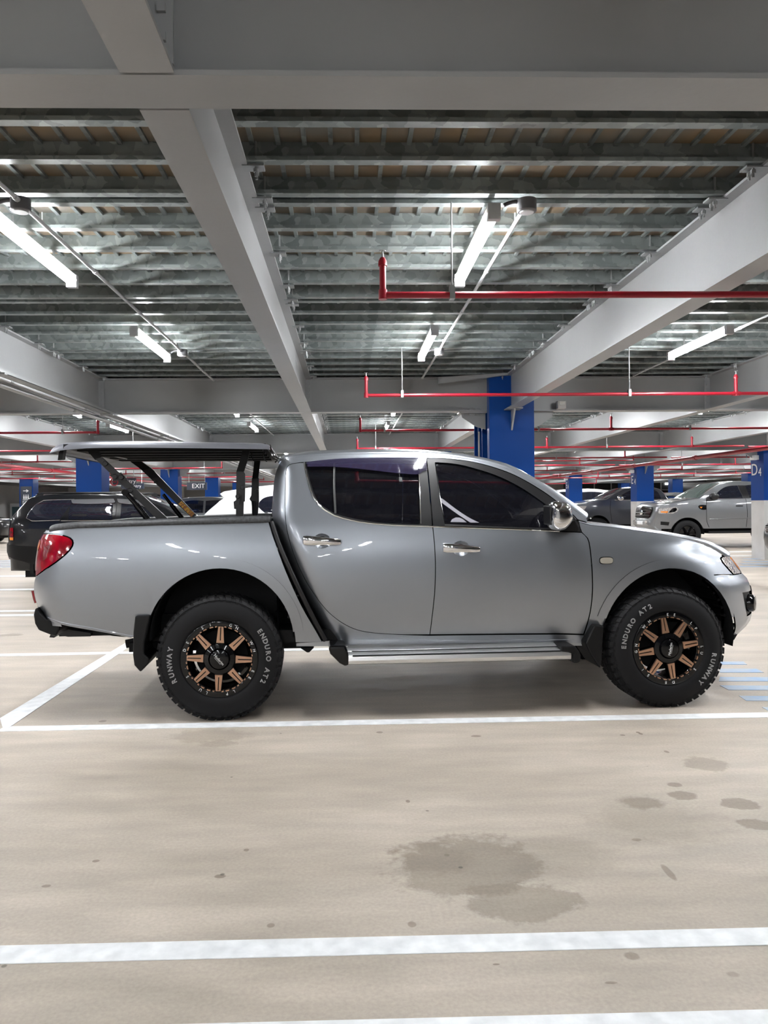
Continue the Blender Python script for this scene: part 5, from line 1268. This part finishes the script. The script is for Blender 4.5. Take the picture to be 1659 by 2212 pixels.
def make_car(name, label, cat, loc, rz, L, hw, segs, axles, R, sill, m, wins, panels=(), strips=(), belt=1.05, roofz=1.55, tuck=.62, rim=None, wsg=None, arch=1.17):
    """local x: tail 0 -> nose L. segs: [(kind, [(x,z)...])] along the top line from tail foot to nose foot"""
    t = thing(name, label, cat, (loc[0], loc[1], 0), rz)
    W = spline([.0, sill, (sill+belt)/2, belt-.08, belt+.08, (belt+roofz)/2, roofz, roofz+.4], [hw*.93, hw*.95, hw, hw*.985, hw*.945, hw*.85, hw*.74, hw*.6])
    S = Skin(W, lambda z: L+.16, lambda z: -.10, .75, .45, 2.4, 2.8)
    top = []; kinds = []
    for kd, pts in segs:
        o = openc(pts, .07) if len(pts) > 2 else [tuple(pts[0]), tuple(pts[1])]
        s0 = max(len(top)-1, 0); top += o[1:] if top else o; kinds.append((kd, s0, len(top)))
    offs = []
    for i, (x, z) in enumerate(top):
        a = np.array(top[max(i-1, 0)]); c = np.array(top[min(i+1, len(top)-1)]); tt = (c-a)/max(np.linalg.norm(c-a), 1e-6); nn = np.array([-tt[1], tt[0]])
        d = .045+.11*sstep(L-.5, L, x)+.05*(1-sstep(0, .4, x)); offs.append(tuple(nn*d))
    for kd, i0, i1 in kinds:
        if i1-i0 < 2: continue
        if kd == 'g':
            for sd in (-1, 1): loft('glass_pillar', top[i0:i1], offs[i0:i1], S, m, t, nrow=3, ex=2.8, j0=0, j1=.30, side=sd)
            loft('windscreen' if top[i0][0] > L/2 else 'rear_glass', top[i0:i1], offs[i0:i1], S, wsg or glassc, t, nrow=8, ex=2.8, j0=.30)
        else: loft('body_top', top[i0:i1], offs[i0:i1], S, m, t, nrow=12, ex=2.8)
    o = [(top[0][0], top[0][1], 1)]+[(x, z, 1) for x, z in top[1:]]
    bot = [(top[-1][0], sill, 1)] if abs(top[-1][1]-sill) > .02 else []
    for ax in sorted(axles, reverse=True):
        Ra = R*arch; n = 14; a0 = math.asin(min(max((sill-R)/Ra, -1), 1))
        bot += [(ax+Ra*math.cos(a0+(PI-2*a0)*k/n), R+Ra*math.sin(a0+(PI-2*a0)*k/n), 1) for k in range(n+1)]
    if abs(top[0][1]-sill) > .02: bot.append((top[0][0], sill, 1))
    for sd in (-1, 1):
        skin_panel('body_side', [p[:2] for p in o+bot], S, sd, m, t, grid=.09, thick=.02, smoothed=True)
        for nm, mm, P, off in panels: skin_panel(nm, P, S, sd, mm, t, off=off, grid=.08, thick=.008)
        for P in wins: skin_panel('side_window', P, S, sd, glassc, t, off=.005, grid=.12, thick=.006)
        for nm, mm, P, r_ in strips: strip_along(nm, P, r_, S, sd, mm, t, off=.002, step=.08)
    for ax in axles:
        for sd in (-1, 1): simple_wheel(t, ax, sd*(hw-.01), R, R*.62, sd, rim or blkgl)
        b = MB(); n = 14
        vs = [(ax+R*(arch+.01)*math.cos(PI*k/n), yy, R+R*(arch+.01)*math.sin(PI*k/n)) for k in range(n+1) for yy in (-(hw-.04), hw-.04)]
        b.add(vs, [(2*k, 2*k+1, 2*k+3, 2*k+2) for k in range(n)]).build('arch_liner', under, t)
    box('underbody', under, t, .25, L-.25, -hw+.25, hw-.25, sill-.12, sill+.12)
    return t, S
def mirror(t, x, z, y, m_, s=1.0):
    for sd in (-1, 1):
        b = MB(); n = 12; vs = []
        lev = [(y+.02, .4), (y+.04, .85), (y+.12, 1), (y+.2, .9), (y+.23, .5)]
        for yy, k in lev: vs += [(x+.10*s*k*math.cos(2*PI*j/n), sd*yy, z+.085*s*k*math.sin(2*PI*j/n)) for j in range(n)]
        b.add(vs, [(k*n+j, k*n+(j+1) % n, (k+1)*n+(j+1) % n, (k+1)*n+j) for k in range(len(lev)-1) for j in range(n)]+[tuple(range(n)), tuple((len(lev)-1)*n+j for j in range(n))])
        b.build('door_mirror', m_, t, True)
        box('mirror_arm', blkpl, t, x-.03, x+.03, min(sd*(y-.12), sd*(y+.05)), max(sd*(y-.12), sd*(y+.05)), z-.09, z-.04)
def hdl(t, S, xs, z, m_):
    for x in xs:
        for sd in (-1, 1):
            y = S.y(x, z); b = MB().tube([(x-.10, sd*(y+.005), z), (x-.08, sd*(y+.035), z), (x+.08, sd*(y+.035), z), (x+.10, sd*(y+.005), z)], .014, 8); b.build('door_handle', m_, t, True)

# black wagon: tail at the left edge, facing right, near side 12.6 m deep
HW = .88; wx, wy = -5.66, 12.6+HW
t, S = make_car('station_wagon', 'black older station wagon with roof rails parked beyond the tray', 'car', (wx, wy), 0, 4.78, HW,
    [('b', [(.06, .56), (.0, .66), (.0, .77), (.06, .80), (.07, 1.0), (.10, 1.17)]), ('g', [(.10, 1.17), (.20, 1.33), (.33, 1.515)]),
     ('b', [(.33, 1.515), (.48, 1.56), (1.0, 1.585), (1.7, 1.575), (2.15, 1.53)]), ('g', [(2.15, 1.53), (2.55, 1.36), (3.0, 1.10)]),
     ('b', [(3.0, 1.10), (3.6, 1.05), (4.3, .95), (4.62, .85), (4.74, .70), (4.76, .50), (4.70, .34)])], (.98, 3.72), .34, .34, cblack,
    [[(.37, 1.21, 1), (.40, 1.31), (.47, 1.42), (.58, 1.485), (1.08, 1.50, 1), (.91, 1.185, 1), (.46, 1.18)], [(1.05, 1.185, 1), (1.04, 1.40), (1.09, 1.435), (1.74, 1.435, 1), (1.76, 1.175, 1)],
     [(1.90, 1.17, 1), (1.88, 1.435, 1), (2.14, 1.41), (2.25, 1.37), (2.47, 1.19, 1)]],
    [('tail_lamp', redlens, [(.06, 1.05, 1), (.15, 1.055, 1), (.155, .90, 1), (.07, .90, 1)], .008), ('amber_lens', amber, [(.07, .895, 1), (.155, .895, 1), (.155, .85, 1), (.08, .85, 1)], .008),
     ('bumper_side', blkpl, [(.02, .77, 1), (.60, .74, 1), (.62, .42, 1), (.04, .58, 1)], .02), ('window_visor', visg, [(1.04, 1.51, 1), (1.74, 1.515, 1), (1.76, 1.45), (1.08, 1.445)], .015), ('window_visor', visg, [(1.80, 1.515, 1), (2.12, 1.495, 1), (2.35, 1.36), (2.2, 1.40), (1.84, 1.45)], .015)],
    [('window_trim', chrome, [(.91, 1.175), (.46, 1.165), (.36, 1.21), (.385, 1.31), (.46, 1.43), (.58, 1.50), (1.09, 1.515)], .006), ('belt_trim', chrome, [(.93, 1.165), (1.8, 1.16), (2.9, 1.14)], .006),
     ('door_gap', under, [(1.10, 1.51), (.98, 1.30), (.90, 1.15), (.90, .95)], .004), ('door_gap', under, [(1.79, 1.51), (1.82, 1.15), (1.82, .45)], .004)], belt=1.14, roofz=1.57)
for sd in (-1, 1):
    for z, r_ in ((1.625, .016),):
        b = MB().tube([(.42, sd*.60, z-.05), (.52, sd*.60, z), (2.1, sd*.60, z-.005), (2.2, sd*.60, z-.05)], r_, 8)
        for xx in (.5, 1.3, 2.1): b.box(xx-.05, xx+.05, sd*.60-.02, sd*.60+.02, z-.07, z)
        b.build('roof_rail', blksat, t)
    box('mud_flap', blkpl, t, .42, .48, min(sd*.62, sd*.86), max(sd*.62, sd*.86), .30, .60)
box('tow_bar', blksat, t, .02, .5, -.5, .5, .50, .57)
mirror(t, 2.6, 1.17, HW-.02, cblack)

# white hatchback beyond, tail towards the left
HW = .90; wx = -3.02
t, S = make_car('white_hatchback', 'white hatchback with roof spoiler seen between the lid arms', 'car', (wx, 15.3+HW), 0, 4.45, HW,
    [('b', [(.12, .35), (.03, .6), (.02, .9), (.10, 1.13)]), ('g', [(.10, 1.13), (.30, 1.34), (.52, 1.54)]),
     ('b', [(.52, 1.54), (.43, 1.63), (.62, 1.665), (1.0, 1.72), (1.5, 1.77), (2.1, 1.78), (2.7, 1.71)]), ('g', [(2.7, 1.71), (3.15, 1.46), (3.5, 1.22)]),
     ('b', [(3.5, 1.22), (3.9, 1.14), (4.25, 1.0), (4.4, .8), (4.42, .5), (4.35, .35)])], (.85, 3.5), .35, .34, cwhite,
    [[(1.20, 1.36, 1), (1.23, 1.46), (1.33, 1.54), (1.52, 1.575, 1), (1.52, 1.19, 1), (1.35, 1.23)], [(1.56, 1.18, 1), (1.56, 1.58, 1), (2.25, 1.60, 1), (2.25, 1.15, 1)], [(2.32, 1.15, 1), (2.32, 1.60, 1), (2.65, 1.55), (3.15, 1.24, 1)]],
    [('tail_lamp', redlens, [(.06, 1.08, 1), (.32, 1.12), (.36, 1.02), (.06, .95, 1)], .006)], belt=1.15, roofz=1.72)
# silver sedan, only the windscreen side shows
t, S = make_car('silver_sedan', 'silver sedan with pale windscreen between the black wagon and white hatchback', 'car', (-7.78, 20.8), 0, 4.6, .88,
    [('b', [(.1, .35), (.0, .6), (.03, .95), (.6, 1.03)]), ('g', [(.6, 1.03), (.9, 1.2), (1.25, 1.38)]), ('b', [(1.25, 1.38), (1.7, 1.45), (2.3, 1.47), (2.75, 1.44)]), ('g', [(2.75, 1.44), (3.2, 1.25), (3.65, 1.03)]),
     ('b', [(3.65, 1.03), (4.1, .93), (4.45, .78), (4.55, .6), (4.5, .35)])], (.95, 3.65), .33, .32, csilver,
    [[(1.2, 1.05, 1), (1.4, 1.33), (2.1, 1.38, 1), (2.1, 1.05, 1)], [(2.16, 1.05, 1), (2.16, 1.38, 1), (2.65, 1.36), (3.2, 1.05, 1)]], belt=1.0, roofz=1.44, wsg=glassl)
t, S = make_car('pale_suv', 'grey station wagon with silver roof beyond the sedan, below the EXIT sign', 'car', (-6.4, 27.9), 0, 4.6, .9,
    [('b', [(.1, .4), (.0, .7), (.03, 1.1)]), ('g', [(.03, 1.1), (.15, 1.35), (.3, 1.58)]), ('b', [(.3, 1.58), (.8, 1.65), (1.6, 1.66), (2.2, 1.60)]), ('g', [(2.2, 1.60), (2.7, 1.38), (3.1, 1.15)]),
     ('b', [(3.1, 1.15), (3.8, 1.05), (4.4, .9), (4.55, .7), (4.5, .4)])], (.9, 3.6), .35, .38, csilver,
    [[(.35, 1.15, 1), (.5, 1.5), (1.25, 1.55, 1), (1.25, 1.12, 1)], [(1.33, 1.12, 1), (1.33, 1.55, 1), (2.1, 1.52), (2.75, 1.12, 1)]], belt=1.1, roofz=1.6)
# black car nose at the left edge
t, S = make_car('black_hatchback', 'nose of a black car at the far left edge', 'car', (-12.95-4.3, 29.6), 0, 4.2, .87,
    [('b', [(.1, .35), (.0, .6), (.03, 1.0)]), ('g', [(.03, 1.0), (.2, 1.25), (.4, 1.42)]), ('b', [(.4, 1.42), (1.0, 1.5), (1.8, 1.5), (2.3, 1.42)]), ('g', [(2.3, 1.42), (2.8, 1.2), (3.1, 1.02)]),
     ('b', [(3.1, 1.02), (3.7, .95), (4.05, .8), (4.15, .6), (4.1, .35)])], (.75, 3.35), .33, .32, cblack,
    [[(.5, 1.05, 1), (.7, 1.36), (1.4, 1.4, 1), (1.4, 1.03, 1)], [(1.46, 1.03, 1), (1.46, 1.4, 1), (2.2, 1.36), (2.7, 1.03, 1)]],
    [('headlamp', clearl, [(3.7, .88, 1), (4.05, .74, 1), (4.0, .66), (3.75, .74)], .006)], belt=.98, roofz=1.48)

# silver pickup facing left, 22 m deep
t, S = make_car('silver_pickup', 'silver pickup with black grille parked facing left beside column D4', 'pickup truck', (9.05+5.35, 22+.95), PI, 5.35, .95,
    [('b', [(.05, .6), (.0, .8), (.03, 1.32), (.06, 1.38), (1.6, 1.40)]), ('g', [(1.6, 1.40), (1.75, 1.62), (1.95, 1.86)]), ('b', [(1.95, 1.86), (2.3, 1.92), (2.9, 1.935), (3.35, 1.88)]),
     ('g', [(3.35, 1.88), (3.75, 1.68), (4.08, 1.46)]), ('b', [(4.08, 1.46), (4.5, 1.40), (5.0, 1.30), (5.2, 1.22), (5.25, 1.05), (5.30, .85), (5.32, .66), (5.18, .52)])], (1.2, 4.45), .415, .58, csilver,
    [[(2.0, 1.48, 1), (2.1, 1.80), (2.62, 1.84, 1), (2.60, 1.47, 1)], [(2.80, 1.46, 1), (2.86, 1.84, 1), (3.25, 1.79), (3.70, 1.50), (3.74, 1.455, 1)]],
    [('headlamp', clearl, [(4.93, 1.21, 1), (4.76, 1.20), (4.74, 1.12), (4.86, 1.04), (5.05, 1.03), (5.30, 1.05, 1), (5.30, 1.16, 1)], .006),
     ('lamp_bezel', blkgl, [(4.90, 1.19, 1), (4.80, 1.19), (4.78, 1.13), (4.88, 1.07, 1), (5.02, 1.06, 1)], .010), ('indicator', amber, [(5.02, 1.10, 1), (5.2, 1.10, 1), (5.2, 1.06, 1), (5.04, 1.05, 1)], .010),
     ('wing_vent', blkgl, [(3.90, 1.27, 1), (4.10, 1.27), (4.14, 1.22), (4.05, 1.14), (3.90, 1.14, 1)], .008), ('vent_lamp', amber, [(4.02, 1.22, 1), (4.10, 1.22, 1), (4.06, 1.17, 1)], .014),
     ('window_pillar_band', blksat, [(2.62, 1.84, 1), (2.85, 1.845, 1), (2.79, 1.46, 1), (2.60, 1.46, 1)], .006), ('fog_recess', blkpl, [(4.98, .78, 1), (5.2, .80, 1), (5.2, .70, 1), (5.0, .68, 1)], .006)],
    [('door_gap', under, [(3.88, 1.46), (3.90, 1.2), (3.88, .8), (3.8, .62)], .006), ('door_gap', under, [(2.72, 1.45), (2.68, 1.0), (2.7, .62)], .006), ('swage', csilver, [(3.8, .86), (2.7, .88), (1.9, .88)], .012)],
    belt=1.46, roofz=1.90, rim=blkgl, wsg=glassl, arch=1.2)
hdl(t, S, (2.92,), 1.24, blkgl)
box('side_step', blkpl, t, 1.75, 3.85, -.97, .97, .44, .51); mirror(t, 3.72, 1.52, .93, blksat, 1.3)
b = MB(); xg = 5.51
gp = [(y*.62, z) for y, z in [(-1, 1.14), (-.9, 1.22), (0, 1.25), (.9, 1.22), (1, 1.14), (.9, .92), (.75, .88), (-.75, .88), (-.9, .92)]]
n = len(gp); vs = [(xg-.02-.09*abs(y)-(z-.9)*.20, y, z) for y, z in gp]+[(xg-.30, y, z) for y, z in gp]
b.add(vs, [tuple(range(n)), tuple(range(2*n-1, n-1, -1))]+[(i, i+n, (i+1) % n+n, (i+1) % n) for i in range(n)]); b.build('grille', blkgl, t)
for z in (.97, 1.05, 1.13): MB().tube([(xg-.075-(z-.9)*.2, -.56, z), (xg-.012-(z-.9)*.2, 0, z), (xg-.075-(z-.9)*.2, .56, z)], .014, 6).build('grille_bar', blksat, t)
MB().lathe([(0, .02), (.085, .015), (.10, .0), (.10, -.03)], 20, c=(xg-.02-.03, 0, 1.06), axis='x').build('badge', chrome, t, True)
box('bumper_bar', csilver, t, 5.15, 5.50, -.62, .62, .66, .82, bevel=.05); box('number_plate', platem, t, 5.49, 5.52, -.19, .19, .70, .80)
for yy in (-.45, .45): MB().lathe([(0, .02), (.05, .015), (.055, -.02)], 14, c=(5.50, yy, .77), axis='x').build('fog_lamp', clearl, t, True)

# dark pickup facing left behind column E4
t, S = make_car('dark_pickup', 'dark grey pickup facing left behind the larger E4 column', 'pickup truck', (8.15+5.3, 27.5+.93), PI, 5.3, .93,
    [('b', [(.05, .6), (.0, .8), (.03, 1.38), (.06, 1.42), (1.75, 1.46)]), ('g', [(1.75, 1.46), (1.85, 1.7), (1.95, 1.82)]), ('b', [(1.95, 1.82), (2.3, 1.90), (2.8, 1.90), (3.2, 1.86)]),
     ('g', [(3.2, 1.86), (3.65, 1.66), (4.0, 1.46)]), ('b', [(4.0, 1.46), (4.5, 1.40), (4.95, 1.30), (5.15, 1.18), (5.25, .9), (5.25, .66), (5.1, .5)])], (1.15, 4.33), .41, .56, cdark,
    [[(2.0, 1.48, 1), (2.1, 1.78), (2.6, 1.82, 1), (2.58, 1.47, 1)], [(2.68, 1.46, 1), (2.7, 1.82, 1), (3.1, 1.78), (3.6, 1.52), (3.65, 1.45, 1)]],
    [('headlamp', clearl, [(4.75, 1.24, 1), (5.05, 1.24, 1), (5.2, 1.12, 1), (5.05, 1.05), (4.85, 1.1)], .008)],
    [('door_gap', under, [(3.85, 1.45), (3.88, 1.1), (3.8, .6)], .006), ('belt_trim', chrome, [(1.9, 1.46), (3.7, 1.45)], .008)], belt=1.46, roofz=1.86, arch=1.2)
hdl(t, S, (2.9, 2.0), 1.26, chrome); mirror(t, 3.55, 1.52, .91, chrome, 1.25); box('side_step', blkpl, t, 1.8, 3.8, -.96, .96, .42, .5)
b = MB().box(.1, 1.6, -.8, .8, 1.46, 1.52); b.add([(.15, -.75, 1.52), (1.55, -.75, 1.60), (1.55, .75, 1.60), (.15, .75, 1.52), (1.3, -.6, 1.72), (1.3, .6, 1.72), (.4, .6, 1.68), (.4, -.6, 1.68)], [(0, 1, 4, 7), (2, 3, 6, 5), (1, 2, 5, 4), (3, 0, 7, 6), (4, 5, 6, 7)])
b.build('tray_lid', csilver, t); box('sticker', yellow, t, .95, 1.2, .80, .815, 1.48, 1.56)
box('grille', blkgl, t, 5.05, 5.36, -.55, .55, .85, 1.15, bevel=.03)
# dark car nose at the right edge
t, S = make_car('black_suv', 'nose of a black car with number plate at the right edge', 'car', (8.72+4.5, 15.25), PI, 4.4, .9,
    [('b', [(.1, .4), (.0, .7), (.03, 1.05)]), ('g', [(.03, 1.05), (.2, 1.3), (.4, 1.5)]), ('b', [(.4, 1.5), (1.0, 1.58), (1.8, 1.58), (2.4, 1.5)]), ('g', [(2.4, 1.5), (2.9, 1.25), (3.3, 1.05)]),
     ('b', [(3.3, 1.05), (3.9, .98), (4.2, .88), (4.3, .7), (4.3, .5), (4.2, .36)])], (.8, 3.5), .35, .36, cblack,
    [[(.5, 1.1, 1), (.7, 1.44), (1.4, 1.48, 1), (1.4, 1.08, 1)], [(1.46, 1.08, 1), (1.46, 1.48, 1), (2.3, 1.42), (2.9, 1.08, 1)]],
    [('headlamp', clearl, [(3.85, .92, 1), (4.3, .85, 1), (4.3, .75, 1), (3.95, .80)], .006)], belt=1.02, roofz=1.55)
box('number_plate', platem, t, 4.41, 4.47, -.19, .19, .56, .67); box('grille', blkgl, t, 4.2, 4.46, -.5, .5, .72, .88, bevel=.02)
for z in (.76, .80, .84): MB().tube([(4.47, -.48, z), (4.475, 0, z), (4.47, .48, z)], .007, 6).build('grille_bar', chrome, t)
# far white cars
for nm, lb, X, Y, mm in (('white_van', 'white car roof just left of the smaller E4 column, behind the mirror', 9.6, 37.5, cwhite), ('far_silver_car', 'pale distant car beside the fifth row, right of the smaller E4 column', 12.6, 41.8, csilver)):
    make_car(nm, lb, 'car', (X, Y), 0, 4.9, .93,
    [('b', [(.1, .4), (.0, .7), (.03, 1.2)]), ('g', [(.03, 1.2), (.15, 1.5), (.3, 1.85)]), ('b', [(.3, 1.85), (1.0, 1.98), (2.4, 2.0), (3.1, 1.92)]), ('g', [(3.1, 1.92), (3.6, 1.6), (3.9, 1.35)]),
     ('b', [(3.9, 1.35), (4.5, 1.2), (4.8, 1.0), (4.85, .7), (4.8, .4)])], (.95, 3.9), .37, .4, mm,
    [[(.4, 1.35, 1), (.5, 1.8), (1.4, 1.85, 1), (1.4, 1.33, 1)], [(1.5, 1.33, 1), (1.5, 1.85, 1), (3.0, 1.8), (3.5, 1.33, 1)]], belt=1.3, roofz=1.95)
